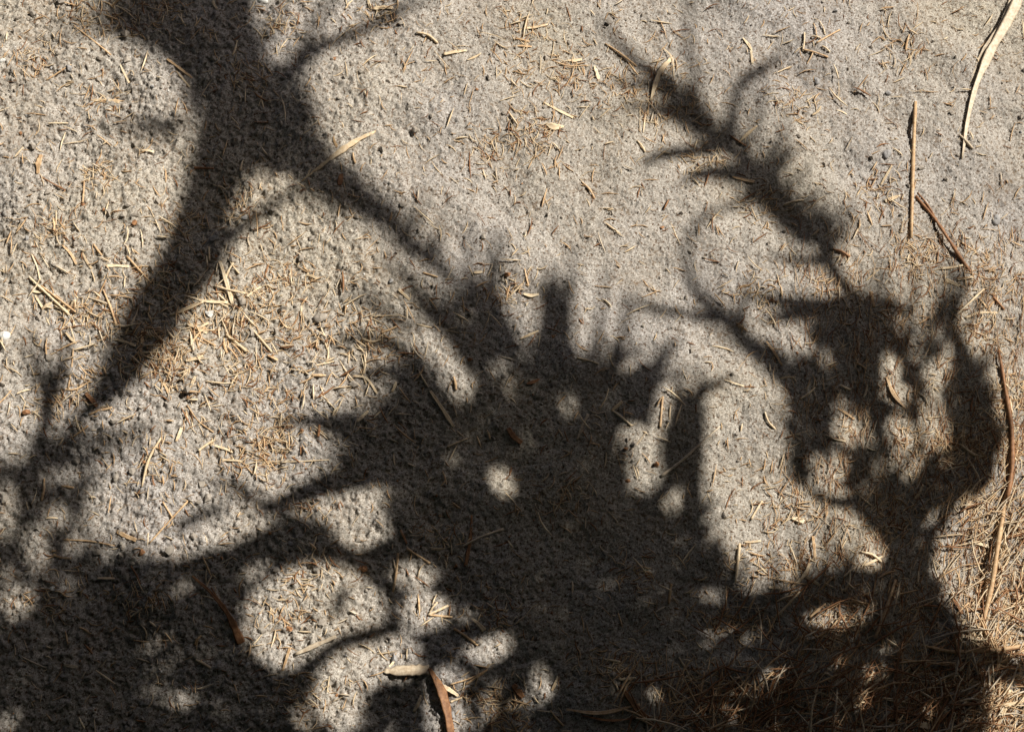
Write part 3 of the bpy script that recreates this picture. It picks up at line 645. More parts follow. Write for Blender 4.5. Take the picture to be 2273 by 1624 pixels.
piece('straw_piece', 'pale', 'blade', u([(467, 988), (492, 994), (518, 1004)], 3), 'pale straw of a loose pair lying nearly level on sunlit soil', 'straw')
piece('straw_piece', 'tan', 'blade', u([(199, 922), (224, 914), (253, 908)], [2, 3.2, 2.6]), 'tan straw bridging the tapering tip of the branch shadow', 'straw', 'bridging tan straw')
piece('bark_chip', 'brown', 'blade', u([(192, 875), (204, 888), (218, 906)], [3.5, 5.5, 4]), 'brown flat chip at the tapering tip of the branch shadow', 'chip', 'brown chip at shadow tip')
piece('straw_piece', 'tan', 'blade', u([(318, 737), (317, 754), (316, 772)], 3.4), 'upright tan stub deep inside the narrow branch shadow', 'straw', 'upright tan stub')
piece('straw_piece', 'tan', 'stem', u([(163, 774), (160, 820), (153, 865)], 1.8), 'thin orange tan straw upright between two leaf shadows and the branch shadow', 'straw', 'thin upright orange straw')
piece('straw_piece', 'tan', 'stem', u([(137, 865), (165, 866), (201, 847)], 1.8), 'thin straw bent at the middle, meeting the thin upright orange straw', 'straw')
piece('straw_piece', 'tan', 'stem', u([(161, 969), (178, 959), (198, 947)], 2), 'tan straw slanting up just under the bridging tan straw', 'straw')
piece('straw_piece', 'pale', 'stem', u([(493, 1022), (515, 1023), (538, 1025)], 2.4), 'pale level straw at the end of a hair thin long fibre', 'straw')
piece('straw_piece', 'pale', 'stem', u([(583, 1025), (656, 1026), (732, 1023)], 1.1), 'hair thin pale fibre lying level for a long way over sunlit soil', 'straw', 'hair thin level fibre')
piece('straw_piece', 'tan', 'stem', u([(417, 901), (440, 934), (474, 959)], 1.5), 'thin crooked tan straw on open sunlit soil', 'straw', 'thin crooked straw')
piece('long_straw', 'pale', 'blade', u([(955, 868), (981, 906), (1007, 945)], [3.4, 4.2, 4]), 'straight blunt straw lying aslant on the shaded flank of the fan shadow', 'straw', 'straight blunt straw', arch=.003)
piece('bark_chip', 'brown', 'blade', u([(1128, 950), (1139, 968), (1158, 982)], [4, 6.5, 4.5]), 'rusty curved chip lying in the heart of the fan shadow', 'chip', 'rusty curved chip', arch=.002)
piece('straw_flake', 'brown', 'blade', u([(1169, 852), (1183, 849), (1198, 842)], [2, 4.2, 1.5]), 'brown spindle flake in shade above the rusty curved chip', 'straw flake', 'brown spindle flake')
piece('straw_piece', 'pale', 'blade', u([(1153, 755), (1172, 748), (1195, 738)], [1.5, 3.4, 1.5]), 'pale pointed sliver between the tallest two fingers of the fan shadow', 'straw', 'pale pointed sliver')
piece('straw_piece', 'pale', 'stem', u([(1280, 799), (1303, 804), (1328, 812)], 2), 'pale straw lying nearly level between thin leaf shadows', 'straw', 'level straw by leaf shadows')
piece('straw_piece', 'pale', 'blade', u([(783, 835), (810, 840), (838, 876)], [2, 3, 2.4]), 'pale kinked straw in the sun beside the flank of the fan shadow', 'straw', 'pale kinked straw', arch=.002)
piece('straw_piece', 'pale', 'blade', u([(818, 913), (806, 926), (793, 939)], [2.5, 4.4, 3]), 'broad pale stub below the pale kinked straw', 'straw')
piece('straw_piece', 'grey', 'blade', u([(1305, 920), (1292, 949), (1280, 979)], [2.6, 3.2, 1.8]), 'dull grey straw leaning in the shade beside the rusty curved chip', 'straw', 'dull grey straw')
piece('straw_piece', 'pale', 'blade', u([(1357, 914), (1368, 904), (1381, 893)], 3.4), 'stubby pale straw in sun at the edge of the fan shadow', 'straw', 'stubby edge straw')
piece('straw_piece', 'pale', 'stem', u([(1360, 914), (1380, 930), (1401, 949)], 2.4), 'pale straw forming a sharp corner with the stubby edge straw', 'straw')
piece('straw_piece', 'tan', 'stem', u([(1470, 884), (1467, 915), (1464, 952)], 2.4), 'tan upright straw in the shade between leaf shadow tips', 'straw', 'tan upright straw')
piece('straw_piece', 'grey', 'stem', u([(1467, 1058), (1490, 1042), (1515, 1022), (1555, 986), (1597, 950)], [3, 3, 2.6, 2, 1.2]), 'long grey twig running from the fan shadow out into bright sun', 'straw', 'long grey twig', arch=.005)
piece('straw_flake', 'pale', 'blade', u([(1161, 653), (1178, 658), (1196, 655)], [2.5, 4.4, 3]), 'cream boat shaped flake between two fingers of the fan shadow', 'straw flake', 'cream boat flake')
piece('straw_flake', 'pale', 'blade', u([(1051, 609), (1060, 608), (1071, 606)], [2, 4, 2.4]), 'small bright flake between the two topmost leaf shadow tips', 'straw flake', 'small bright flake')
piece('straw_piece', 'tan', 'stem', u([(940, 613), (955, 617), (972, 622)], 2), 'short tan straw inside the drooping leaf shadow', 'straw', 'straw in drooping shadow')
piece('straw_piece', 'pale', 'blade', u([(886, 650), (898, 660), (910, 670)], 3.2), 'pale stub on soil beside the drooping leaf shadow', 'straw')
piece('straw_piece', 'tan', 'stem', u([(847, 742), (863, 736), (881, 728)], 2), 'tan curved straw on the pointed side finger of the fan shadow', 'straw', 'tan curved straw')
piece('straw_piece', 'tan', 'blade', u([(1701, 757), (1716, 784), (1733, 815)], [2, 3.2, 2]), 'tan splinter lying in the notch between two stem shadows', 'straw', 'tan notch splinter', arch=.003)
piece('grass_blade', 'tan', 'blade', u([(1962, 842), (1980, 885), (2006, 912)], [2, 4.6, 1.6]), 'tan curved blade lying over fibres inside the deep dappled shade', 'grass blade', 'tan curved blade', arch=.004)
piece('straw_piece', 'pale', 'blade', u([(2097, 623), (2110, 631), (2126, 640)], 3.6), 'pale stub forming an angle near the end of the forked brown stem', 'straw', 'pale angled stub')
piece('straw_piece', 'pale', 'blade', u([(2122, 625), (2138, 622), (2157, 618)], 3.8), 'cream stub lying level below the end of the forked brown stem', 'straw')
piece('straw_piece', 'pale', 'stem', u([(2117, 705), (2148, 676), (2183, 643)], 2.4), 'long pale straw slanting up beside the thin wavy leaf shadow', 'straw', 'long slanting pale straw', arch=.004)
piece('straw_piece', 'pale', 'blade', u([(2141, 707), (2172, 695), (2216, 693)], [2, 3.4, 1.5]), 'pale curved straw lying level under the long slanting pale straw', 'straw')
piece('straw_piece', 'brown', 'stem', u([(2204, 658), (2215, 671), (2229, 687)], 2.6), 'short brown twig alone on packed soil above the dark brown stem', 'twig', 'short brown twig')
for i, (a, b, c) in enumerate([((1862, 73), (1808, 108), 2.2), ((1782, 83), (1779, 122), 2), ((1779, 119), (1834, 138), 2.2), ((1797, 92), (1818, 97), 2), ((1803, 60), (1808, 90), 1.4), ((1817, 55), (1828, 88), 1.4), ((1802, 125), (1788, 150), 1.4), ((1820, 115), (1838, 127), 2)]):
    lab = ['longest straw of the loose tuft lying on the packed soil', 'upright straw at one edge of the loose straw tuft', 'level straw under the loose straw tuft', 'short pale straw in the middle of the loose straw tuft', 'thin upright straw at the head of the loose straw tuft', 'thin leaning straw at the head of the loose straw tuft', 'thin short straw trailing from the foot of the loose straw tuft', 'pale stub beside the end of the longest straw of the tuft'][i]
    piece('straw_piece', 'pale' if i % 2 else 'tan', 'stem', u([a, ((a[0] + b[0]) / 2 + 1, (a[1] + b[1]) / 2), b], c), lab, 'straw', 'loose straw tuft' if i == 0 else None, arch=.003)
piece('straw_flake', 'pale', 'blade', u([(1637, 318), (1657, 301), (1680, 282)], [1.5, 4.4, 1.5]), 'pale pointed flake lying across the branching twig shadow', 'straw flake', 'flake on twig shadow', arch=.002)
piece('straw_piece', 'brown', 'stem', u([(1621, 302), (1637, 313), (1656, 324)], 2), 'brown twig bit crossing under the pale flake on the twig shadow', 'twig')
piece('straw_flake', 'pale', 'blade', u([(1964, 448), (1975, 444), (1997, 436)], [4.5, 5.5, 1.2]), 'pale seed like flake, round at one end, lying by the straight tan stem', 'straw flake', 'seed like flake')
piece('straw_piece', 'pale', 'blade', u([(1979, 369), (1967, 390), (1955, 411)], [1.5, 3, 2]), 'pale straw bent at its foot, near the straight tan stem', 'straw')
piece('straw_flake', 'pale', 'blade', u([(1648, 86), (1657, 100), (1667, 118)], [2, 3.6, 2]), 'pale splinter standing alone above the curved twig shadow', 'straw flake', 'lone upright splinter')
o, _ = piece('grass_blade', 'brown', 'blade', u([(428, 1279), (473, 1319), (507, 1362), (526, 1400), (537, 1428)], [2, 3.4, 5.5, 8, 10]), 'brown broken dry stalk, split at its narrow end, in deep shade by the sunlit disc', 'stalk', 'brown broken stalk', arch=.012)
v, f = straw_mesh(u([(470, 1304), (490, 1335), (512, 1370)], [1.2, 2, 2.4]), 'blade', .012); link('split_end', v, f, M['brown'], o)
piece('straw_piece', 'tan', 'blade', u([(259, 1179), (280, 1190), (304, 1200)], [3.5, 4.4, 4]), 'blunt tan straw at the rim of the deep shade under a leaf shadow', 'straw', 'blunt tan straw')
piece('long_straw', 'grey', 'blade', u([(656, 1453), (700, 1435), (748, 1414)], [3, 4.8, 4]), 'bleached flat straw lying at the lower rim of the sunlit disc', 'straw', 'bleached disc straw', arch=.003)
piece('straw_piece', 'tan', 'blade', u([(644, 1438), (637, 1464), (630, 1490)], [3.6, 3.4, 2]), 'tan upright splinter touching the end of the bleached disc straw', 'straw')
piece('straw_piece', 'tan', 'stem', u([(333, 1206), (375, 1160), (418, 1111)], 2), 'long tan twig slanting up through dappled light beside a small straw cross', 'straw', 'long tan twig', arch=.004)
piece('straw_piece', 'tan', 'stem', u([(363, 1115), (372, 1130), (384, 1150)], 2), 'short tan straw crossing the long tan twig', 'straw')
piece('straw_piece', 'tan', 'stem', u([(138, 1196), (200, 1200), (254, 1210)], [1.2, 2, 1.2]), 'long thin curved straw lying level in shade beside the blunt tan straw', 'straw', 'long curved shade straw')
piece('straw_piece', 'brown', 'stem', u([(290, 1255), (303, 1275), (314, 1297)], 1.8), 'thin brown straw in deep shade above the brown broken stalk', 'straw')
o, _ = piece('grass_blade', 'grey', 'blade', u([(852, 1490), (875, 1490), (910, 1489), (953, 1487)], [4, 9, 11.5, 10]), 'wide bleached flat blade with ribbed surface, lying level at the lower edge', 'grass blade', 'wide bleached blade', arch=.005)
for q in (-4, 1.5, 6):
    v, f = straw_mesh(u([(866, 1490 + q * .6), (908, 1489 + q), (950, 1487 + q)], .9), 'stem', .010); link('rib', v, f, M['grey'], o)
piece('grass_blade', 'brown', 'blade', u([(953, 1483), (978, 1530), (993, 1580), (1003, 1650)], [3, 9, 9, 7]), 'wide brown blade hanging down from the end of the wide bleached blade', 'grass blade', 'wide brown blade', arch=.010)
piece('straw_piece', 'tan', 'stem', u([(884, 1228), (880, 1268), (872, 1313)], 2.8), 'upright tan straw between the sunlit disc and the dense fan shade', 'straw', 'upright tan disc straw')
piece('straw_piece', 'tan', 'stem', u([(903, 1218), (928, 1233), (955, 1250)], 2.4), 'tan straw slanting away from the upright tan disc straw', 'straw')
piece('straw_piece', 'brown', 'blade', u([(889, 1178), (896, 1191), (903, 1206)], 2.4), 'short brown straw above the upright tan disc straw', 'straw')
piece('straw_piece', 'brown', 'blade', u([(1047, 1142), (1045, 1185), (1033, 1257)], [2, 3.4, 4]), 'brown narrow blade standing in dense shade, crossed by a pale curved straw', 'straw', 'brown crossed blade')
piece('straw_piece', 'grey', 'stem', u([(1023, 1213), (1074, 1188), (1118, 1172)], 2.6), 'dull curved straw crossing the brown narrow blade in dense shade', 'straw', arch=.004)
piece('straw_piece', 'pale', 'stem', u([(950, 1363), (971, 1354), (995, 1341)], 2.8), 'pale straw of a small fan of three lying in a sun spot', 'straw', 'small fan of three', arch=.004)
piece('straw_piece', 'pale', 'stem', u([(953, 1358), (960, 1348), (971, 1335)], 2), 'steepest short straw of the small fan of three', 'straw', arch=.004)
piece('straw_piece', 'tan', 'stem', u([(952, 1363), (976, 1365), (1004, 1367)], 2.2), 'level straw of the small fan of three, ending in shade', 'straw')
piece('straw_piece', 'pale', 'blade', u([(1047, 1371), (1060, 1383), (1075, 1400)], [2, 4, 4.6]), 'pale frayed blade tip glowing in a small sun spot', 'straw', 'pale frayed tip', arch=.006)
piece('straw_piece', 'tan', 'stem', u([(1007, 1392), (1033, 1411), (1061, 1433)], 2.6), 'tan straw in shade just below the pale frayed tip', 'straw')
piece('straw_piece', 'pale', 'blade', u([(979, 1519), (997, 1531), (1018, 1545)], [2.4, 4, 3]), 'pale flat splinter leaning against the wide brown blade', 'straw', 'pale flat splinter', arch=.003)
piece('straw_piece', 'pale', 'stem', u([(1000, 1558), (1012, 1553), (1026, 1548)], 2.2), 'short pale straw below the pale flat splinter', 'straw')
piece('straw_piece', 'tan', 'stem', u([(1033, 1520), (1057, 1505), (1082, 1486)], 2.4), 'tan forked straw reaching from dark shade toward the pale flat splinter', 'straw', 'tan forked straw', arch=.004)
piece('straw_piece', 'tan', 'stem', u([(1000, 1520), (1040, 1508), (1082, 1487)], 1.8), 'thin prong lying beside the tan forked straw', 'straw', arch=.004)
piece('bark_chip', 'brown', 'blade', u([(1139, 1518), (1149, 1531), (1161, 1546)], [5, 7, 6]), 'brown square ended chip in dense shade near the lower edge', 'chip', 'brown square chip', arch=.002)
piece('straw_piece', 'grey', 'blade', u([(1096, 1566), (1121, 1556), (1148, 1548)], [2, 3, 2]), 'grey straw lying level below the brown square chip', 'straw')
piece('long_straw', 'brown', 'blade', u([(1376, 1521), (1410, 1572), (1468, 1622)], [4, 6, 5.5]), 'thick brown stem slanting down through the straw litter at the lower edge', 'straw', 'thick brown litter stem', arch=.008)
piece('grass_blade', 'tan', 'blade', u([(1257, 1575), (1324, 1584), (1420, 1564)], [2, 4, 2.6]), 'long drooping tan blade ending at the thick brown litter stem', 'grass blade', 'long drooping blade', arch=.004)
piece('grass_blade', 'brown', 'blade', u([(1290, 1588), (1350, 1600), (1425, 1592)], [2, 3.6, 2.6]), 'brown drooping blade just under the long drooping tan blade', 'grass blade', arch=.003)
piece('straw_piece', 'tan', 'stem', u([(1490, 1295), (1487, 1316), (1484, 1340)], 3), 'upright tan stub in the dense shade below the sunlit wedge', 'straw', 'upright shade stub')
piece('straw_piece', 'tan', 'blade', u([(1805, 1188), (1806, 1212), (1808, 1240)], 3), 'upright straw splinter with a black gap behind it in the sunlit wedge', 'straw', 'upright gap splinter', arch=.006)
piece('straw_piece', 'pale', 'stem', u([(1642, 1205), (1638, 1246), (1633, 1293)], [2.6, 3, 2]), 'long pale upright straw near the shaded edge of the sunlit wedge', 'straw', 'long pale upright straw', arch=.003)
piece('straw_piece', 'pale', 'blade', u([(1796, 1251), (1784, 1277), (1754, 1306)], [3.4, 3.6, 2]), 'bright white straw slanting down to the foot of the sunlit wedge', 'straw', 'bright white straw', arch=.004)
piece('straw_piece', 'pale', 'blade', u([(1785, 1279), (1800, 1289), (1818, 1300)], 3.2), 'pale straw meeting the bright white straw at a corner', 'straw')
piece('straw_piece', 'pale', 'stem', u([(1773, 1314), (1748, 1342), (1721, 1370)], 2.4), 'pale straw lying below the bright white straw, half in shade', 'straw', 'half shaded straw')
piece('long_straw', 'tan', 'stem', u([(1986, 1287), (1960, 1362), (1941, 1416)], [2.4, 3.4, 3]), 'long tan stem leaning in deep shade beside the sunlit strip', 'straw', 'long shade stem', arch=.006)
piece('straw_flake', 'pale', 'blade', u([(1757, 1150), (1769, 1152), (1784, 1158)], [2, 5, 5]), 'wedge shaped tan flake in the upper part of the sunlit wedge', 'straw flake', 'wedge shaped flake')
piece('straw_piece', 'pale', 'stem', u([(1692, 1111), (1680, 1130), (1668, 1151)], 2.4), 'pale straw slanting up in the sunlit wedge above its straws', 'straw', 'upper wedge straw')
piece('straw_piece', 'pale', 'stem', u([(1652, 1202), (1670, 1202), (1689, 1199)], 2.4), 'pale level straw touching the long pale upright straw', 'straw')
piece('long_straw', 'tan', 'stem', u([(2045, 1432), (2110, 1447), (2175, 1446), (2230, 1440), (2290, 1428)], [3, 4.6, 4.8, 4.6, 4]), 'thick tan stem lying level over the litter at the foot of the long leaning stem', 'straw', 'thick level stem', arch=.006)
piece('long_straw', 'tan', 'stem', u([(1975, 1459), (2082, 1473), (2195, 1469), (2285, 1438)], [1.6, 2.4, 2.6, 2]), 'thin tan stem bowed under the thick level stem', 'straw', 'thin bowed stem', arch=.004)
piece('long_straw', 'tan', 'stem', u([(2003, 1563), (2068, 1524), (2134, 1481)], [2.6, 2.6, 1.6]), 'straight tan straw slanting up through black shade below the thin bowed stem', 'straw', 'straight shade straw', arch=.005)
piece('grass_blade', 'brown', 'blade', u([(1974, 1526), (2032, 1495), (2084, 1484)], [2, 3.4, 2]), 'brown curved blade above the straight shade straw', 'grass blade', arch=.004)
piece('straw_piece', 'grey', 'blade', u([(1944, 1617), (1960, 1597), (1979, 1574)], [4, 6, 6]), 'broad grey blade stub at the lower edge in black shade', 'straw', 'broad grey stub', arch=.004)
piece('straw_flake', 'pale', 'blade', u([(2033, 1610), (2048, 1611), (2064, 1612)], [4, 7, 5]), 'pale wide flake lit at the lower edge amid black shade', 'straw flake', 'lower lit flake', arch=.003)
piece('straw_flake', 'tan', 'blade', u([(2044, 1585), (2052, 1591), (2064, 1598)], [3, 5, 4]), 'tan wide flake leaning just above the lower lit flake', 'straw flake', arch=.003)
piece('straw_piece', 'pale', 'blade', u([(1976, 1497), (1960, 1504), (1941, 1513)], [2, 4, 2]), 'pale straw beside a round sun spot in black shade', 'straw', 'sun spot straw', arch=.003)
piece('straw_piece', 'pale', 'stem', u([(1939, 1491), (1928, 1506), (1917, 1523)], 2.8), 'pale straw leaning on the rim of a round sun spot', 'straw', arch=.003)
piece('straw_piece', 'pale', 'blade', u([(2203, 1213), (2184, 1207), (2164, 1201)], 3.6), 'pale stub with its end against the long leaning stem', 'straw', 'stub at leaning stem', arch=.003)
piece('straw_piece', 'pale', 'blade', u([(2130, 1414), (2153, 1418), (2176, 1420)], [3, 4.6, 4]), 'cream straw lying level by the foot of the long leaning stem', 'straw', 'cream foot straw', arch=.003)
piece('straw_piece', 'pale', 'blade', u([(2239, 1530), (2226, 1573), (2211, 1618)], [3, 4.2, 3]), 'pale steep straw on the sunlit heap at the lower corner', 'straw', 'pale steep heap straw', arch=.008)
piece('straw_piece', 'pale', 'blade', u([(2290, 1550), (2240, 1563), (2195, 1575)], [4, 4, 2]), 'pale level straw on the sunlit heap at the lower corner', 'straw', arch=.010)
print('named straw', len([o for o in C.objects if o.get('category')]))

# ------------------------------------------------------------------ pebbles
def pebble(x, y, r, sq, mat, label, short=None):
    v, f = [], []
    nu, nv = 11, 7; ph = rng.uniform(0, 6.28, 4); gx_, gy_ = gd(x, y); h = float(height(gx_, gy_)); R = r * PX
    for j in range(nv + 1):
        th = math.pi * j / nv
        for i in range(nu):
            a = 2 * math.pi * i / nu
            k = R * (1 + .2 * math.sin(2 * a + ph[0]) * math.sin(th) + .12 * math.sin(3 * a + ph[1] + 2 * th) + .08 * math.cos(5 * th + a * 2 + ph[2]))
            v.append((gx_ + k * math.sin(th) * math.cos(a), gy_ + sq * k * math.sin(th) * math.sin(a), h - R * .12 + .55 * k * math.cos(th)))
    for j in range(nv):
        for i in range(nu):
            f.append((j * nu + i, j * nu + (i + 1) % nu, (j + 1) * nu + (i + 1) % nu, (j + 1) * nu + i))
    o = link('pebble', v, f, M[mat]); tag(o, label, 'pebble', 'pebbles on the soil')
    if short: LAND.append((x, y, short))
pebble(14, 750, 17, .62, 'white_stone', 'white stone shining on clumpy soil above the small leaf shadows', 'white stone')
pebble(2212, 487, 11, 1.2, 'grey_stone', 'angular grey stone on packed soil beside the forked brown stem', 'angular grey stone')
pebble(1967, 345, 10, 1.3, 'grey_stone', 'smooth grey pebble beside the straight tan stem', 'smooth grey pebble')
pebble(1812, 181, 9, 1.1, 'grey_stone', 'grey pebble below the loose straw tuft', 'grey tuft pebble')
pebble(583, 4, 13, .7, 'white_stone', 'pale stone at the upper edge beside the crown of the branch shadow', 'pale edge stone')
pebble(9, 142, 9, .7, 'white_stone', 'small pale stone on clumpy soil near the lone slanting straw', 'small pale stone')
pebble(540, 674, 11, .9, 'crumb', 'round soil lump beside the foot of the broad steep straw', None)
pebble(710, 705, 16, .8, 'crumb', 'round grey lump of soil among the straw scatter', 'round grey lump')
pebble(112, 666, 8, .8, 'white_stone', 'tiny white stone under the crossed straws')

# ------------------------------------------------------------------ more straw pieces, described by what lies near them
def density(x, y):
    d = .25 + 1.1 * math.exp(-((x - 560) / 300) ** 2 - ((y - 720) / 190) ** 2) + .35 * math.exp(-((x - 200) / 260) ** 2 - ((y - 620) / 300) ** 2)
    d += .4 * math.exp(-((x - 1300) / 350) ** 2 - ((y - 150) / 200) ** 2)
    d += .6 * smooth(1650, 1950, x) * smooth(450, 750, y) + 1.0 * smooth(1200, 1500, y) * smooth(1250, 1800, x)
    d += .8 * smooth(2050, 2200, x) * smooth(900, 1200, y)
    return float(d)
def lit_at(x, y):
    i = int((y + OY) / Q); j = int((x + OX) / Q); return not covered[i, j]
used = set(o['label'] for o in C.objects if o.get('label'))
land = np.array([(a, b) for a, b, c in LAND]); lname = [c for a, b, c in LAND]
count = sum(1 for o in C.objects if o.get('category') and o.get('category') not in ('pebble', 'shrub'))
tries = 0
while count < 292 and tries < 6000:
    tries += 1
    x, y = random.uniform(10, 2263), random.uniform(10, 1614)
    if random.random() > density(x, y) / 1.5: continue
    if min(math.hypot(x - a, y - b) for a, b in land) < 22: continue
    litter = smooth(1200, 1500, y) * smooth(1250, 1800, x) > .4
    L = random.uniform(24, 52) * (1.35 if litter else 1); W = random.uniform(1.5, 3.1)
    a = random.uniform(0, math.pi) if not litter else random.gauss(.9, .6)
    b = random.gauss(0, .045)
    pts = []
    for t in (-.5, 0, .5):
        pts.append((x + L * (t * math.cos(a) - b * (1 - 4 * t * t) * math.sin(a)), y - L * (t * math.sin(a) + b * (1 - 4 * t * t) * math.cos(a)), W * (1, 1.1, .7)[int(t * 2 + 1)]))
    if x > 1500 and y < 700: W *= .8
    mat = random.choices(['pale', 'tan', 'brown', 'grey'], (.5, .33, .09, .08) if not litter else (.25, .4, .2, .15))[0]
    kind = 'blade' if random.random() < .45 else 'stem'
    s = math.degrees(a) % 180
    pose = 'level' if s < 22 or s > 158 else ('upright' if 68 < s < 112 else 'slanting')
    col = {'pale': 'pale', 'tan': 'tan', 'brown': 'brown', 'grey': 'bleached'}[mat]
    form = ('thin ' if W < 2.1 else '') + col + (' sliver' if kind == 'blade' else ' straw')
    size = 'short' if L < 36 else 'longer'
    light = 'in sun' if lit_at(x, y) else 'in shade'
    d = np.hypot(land[:, 0] - x, land[:, 1] - y); i0, i1 = d.argsort()[:2]
    cands = [f'{size} {form} lying {pose} {light} between {lname[i0]} and {lname[i1]}']
    ok = [c for c in cands if c not in used and len(c.split()) <= 16]
    if not ok: continue
    used.add(ok[0])
    o, _ = piece('straw_piece', mat, kind, pts, ok[0], 'straw', None, arch=random.uniform(0, .003))
    count += 1
for o in C.objects:
    if o.get('category') == 'straw': o['group'] = 'loose straw pieces lying on the soil'

# ------------------------------------------------------------------ chaff, fibres and crumbs nobody could count
DRIFT = [(random.uniform(0, 2273), random.uniform(0, 1624)) for _ in range(500)]
DRIFT = [p for p in DRIFT if random.random() < density(*p) / 1.5][:110]
def slivers(name, n, dens, Lr, Wr, mats, probs, ang=None, bend=.1, label='', lift_=(.0003, .0015), rect=(-60, 2333, -50, 1680), drift=0):
    V, F, I = [], [], []; k = 0; off = 0; tr = 0
    while k < n and tr < n * 60:
        tr += 1
        x, y = random.uniform(rect[0], rect[1]), random.uniform(rect[2], rect[3])
        if drift and random.random() < drift:
            c_ = random.choice(DRIFT); x, y = random.gauss(c_[0], 34), random.gauss(c_[1], 26)
        elif random.random() > dens(x, y): continue
        L = random.uniform(*Lr) * (.6 + .8 * random.random()); W = random.uniform(*Wr)
        a = random.uniform(0, math.pi) if ang is None else random.gauss(*ang)
        b = random.gauss(0, bend)
        t = np.array([-.5, -.17, .17, .5]); hw = W * PX * np.array([.35, 1, .9, .3])
        px = x + L * (t * math.cos(a) - b * (1 - 4 * t * t) * math.sin(a)); py = y - L * (t * math.sin(a) + b * (1 - 4 * t * t) * math.cos(a))
        X, Y = gd(px, py); z = height(X, Y); z = .5 * z + .5 * z.max() + random.uniform(*lift_) + np.linspace(0, random.gauss(0, .05), 4) * L * PX
        tx, ty = np.gradient(X), np.gradient(Y); nn = np.hypot(tx, ty) + 1e-12; nxx, nyy = -ty / nn, tx / nn
        v = np.concatenate([np.stack([X + nxx * hw, Y + nyy * hw, z], -1), np.stack([X, Y, z + hw * .8], -1), np.stack([X - nxx * hw, Y - nyy * hw, z], -1)])
        V.append(v)
        for i in range(3):
            F.append((off + i, off + i + 1, off + 5 + i, off + 4 + i)); F.append((off + 4 + i, off + 5 + i, off + 9 + i, off + 8 + i))
            F.append((off + 8 + i, off + 9 + i, off + i + 1, off + i))
        mi = random.choices(range(len(mats)), probs)[0]; I += [mi] * 9
        off += 12; k += 1
    o = link(name, np.concatenate(V), F, [M[m] for m in mats], mat_idx=I, origin=np.zeros(3))
    tag(o, label, kind='stuff'); return o
chaff = slivers('straw_chaff', 11500, lambda x, y: (density(x, y) + .12) / 1.8, (9, 34), (.6, 1.8), ['pale', 'tan', 'brown'], (.42, .40, .18), drift=.30, label='tiny straw chaff scattered over the whole soil')
def d_heap(x, y): return math.exp(-((x - 540) / 260) ** 2 - ((y - 730) / 150) ** 2) + .5 * math.exp(-((x - 760) / 130) ** 2 - ((y - 860) / 110) ** 2) + .18 * math.exp(-((x - 180) / 220) ** 2 - ((y - 620) / 220) ** 2) + .10
slivers('straw_scatter', 620, d_heap, (18, 50), (1.2, 2.7), ['pale', 'tan', 'grey', 'brown'], (.52, .28, .1, .1), bend=.04, label='many small pale straw bits strewn over the sunlit soil', lift_=(.0006, .003))
def d_fib(x, y): return float(smooth(1650, 1850, x) * smooth(420, 700, y) * (1 - .75 * smooth(1700, 1500, x)) * (1 - .6 * smooth(1300, 1500, y)))
slivers('root_fibres', 2600, d_fib, (18, 60), (.45, 1.0), ['brown', 'tan', 'grey'], (.45, .4, .15), ang=(1.55, .38), bend=.12, label='fine upright root fibres matted in the soil under the dappled shade')
def d_lit(x, y): return float(max(smooth(1400, 1580, y) * smooth(1300, 1650, x), .22 * smooth(2100, 2230, x) * smooth(980, 1200, y), .30 * smooth(1250, 1420, y) * smooth(1500, 1750, x)))
slivers('straw_litter', 1250, d_lit, (20, 120), (.6, 2.5), ['tan', 'brown', 'grey', 'pale'], (.26, .52, .14, .08), ang=(.85, .75), bend=.06, label='matted straw litter thickening toward the lower corner', lift_=(.0005, .008))

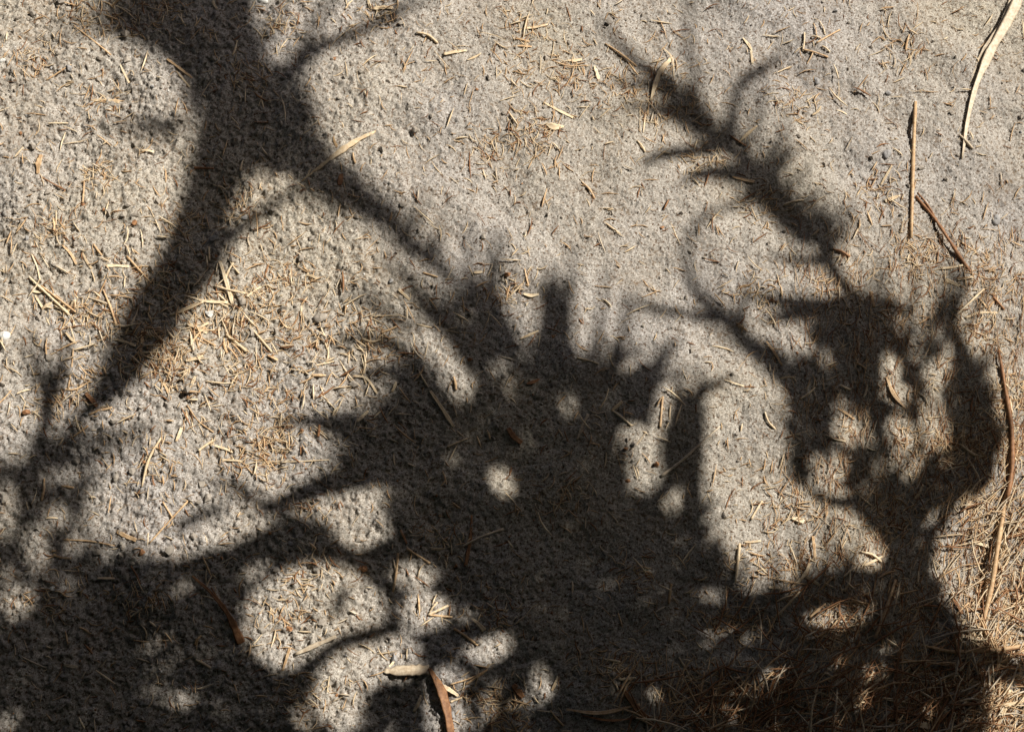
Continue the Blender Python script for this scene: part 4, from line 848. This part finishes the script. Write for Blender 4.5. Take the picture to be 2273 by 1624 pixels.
def d_rim(x, y): return float(smooth(2060, 2200, x) * smooth(950, 1150, y))
slivers('straw_wisps', 420, d_rim, (22, 90), (.7, 2.2), ['pale', 'tan', 'grey', 'brown'], (.38, .26, .24, .12), ang=(.95, .6), bend=.07, label='pale straw wisps strewn along the sunlit rim of the litter', lift_=(.0005, .006))
def crumbs():
    ico = np.array([(0, 0, 1), (.894, 0, .447), (.276, .851, .447), (-.724, .526, .447), (-.724, -.526, .447), (.276, -.851, .447), (.724, .526, -.447), (-.276, .851, -.447), (-.894, 0, -.447), (-.276, -.851, -.447), (.724, -.526, -.447), (0, 0, -1)])
    fc = np.array([(0, 1, 2), (0, 2, 3), (0, 3, 4), (0, 4, 5), (0, 5, 1), (1, 6, 2), (2, 7, 3), (3, 8, 4), (4, 9, 5), (5, 10, 1), (6, 7, 2), (7, 8, 3), (8, 9, 4), (9, 10, 5), (10, 6, 1), (11, 7, 6), (11, 8, 7), (11, 9, 8), (11, 10, 9), (11, 6, 10)])
    V, F, I = [], [], []; off = 0
    for _ in range(8000):
        x = random.uniform(GX0 + .03, GX1 - .03); y = random.uniform(GY0 + .03, GY1 - .03)
        rr = float(rough[int((y - GY0) / ST), int((x - GX0) / ST)])
        if random.random() > .2 + .8 * rr: continue
        r = min(.0009 * (1 - random.random()) ** -.45, .0045) * (.6 + .5 * rr)
        v = ico * (1 + .30 * rng.standard_normal((12, 1))) * r * np.array([1, random.uniform(.7, 1.1), random.uniform(.6, .9)])
        a = random.uniform(0, 6.28); c, s = math.cos(a), math.sin(a)
        v = np.stack([v[:, 0] * c - v[:, 1] * s, v[:, 0] * s + v[:, 1] * c, v[:, 2]], -1) + (x, y, float(height(x, y)) + r * .3)
        V.append(v); F += (fc + off).tolist(); off += 12; I += [random.choices((0, 1, 2, 3), (.92, .01, .04, .03))[0]] * 20
    o = link('soil_crumbs', np.concatenate(V), F, [M['crumb'], M['white_stone'], M['grey_stone'], M['brown']], mat_idx=I, origin=np.zeros(3), smooth_shade=False); tag(o, 'loose grey brown soil crumbs on the surface', kind='stuff')
crumbs()
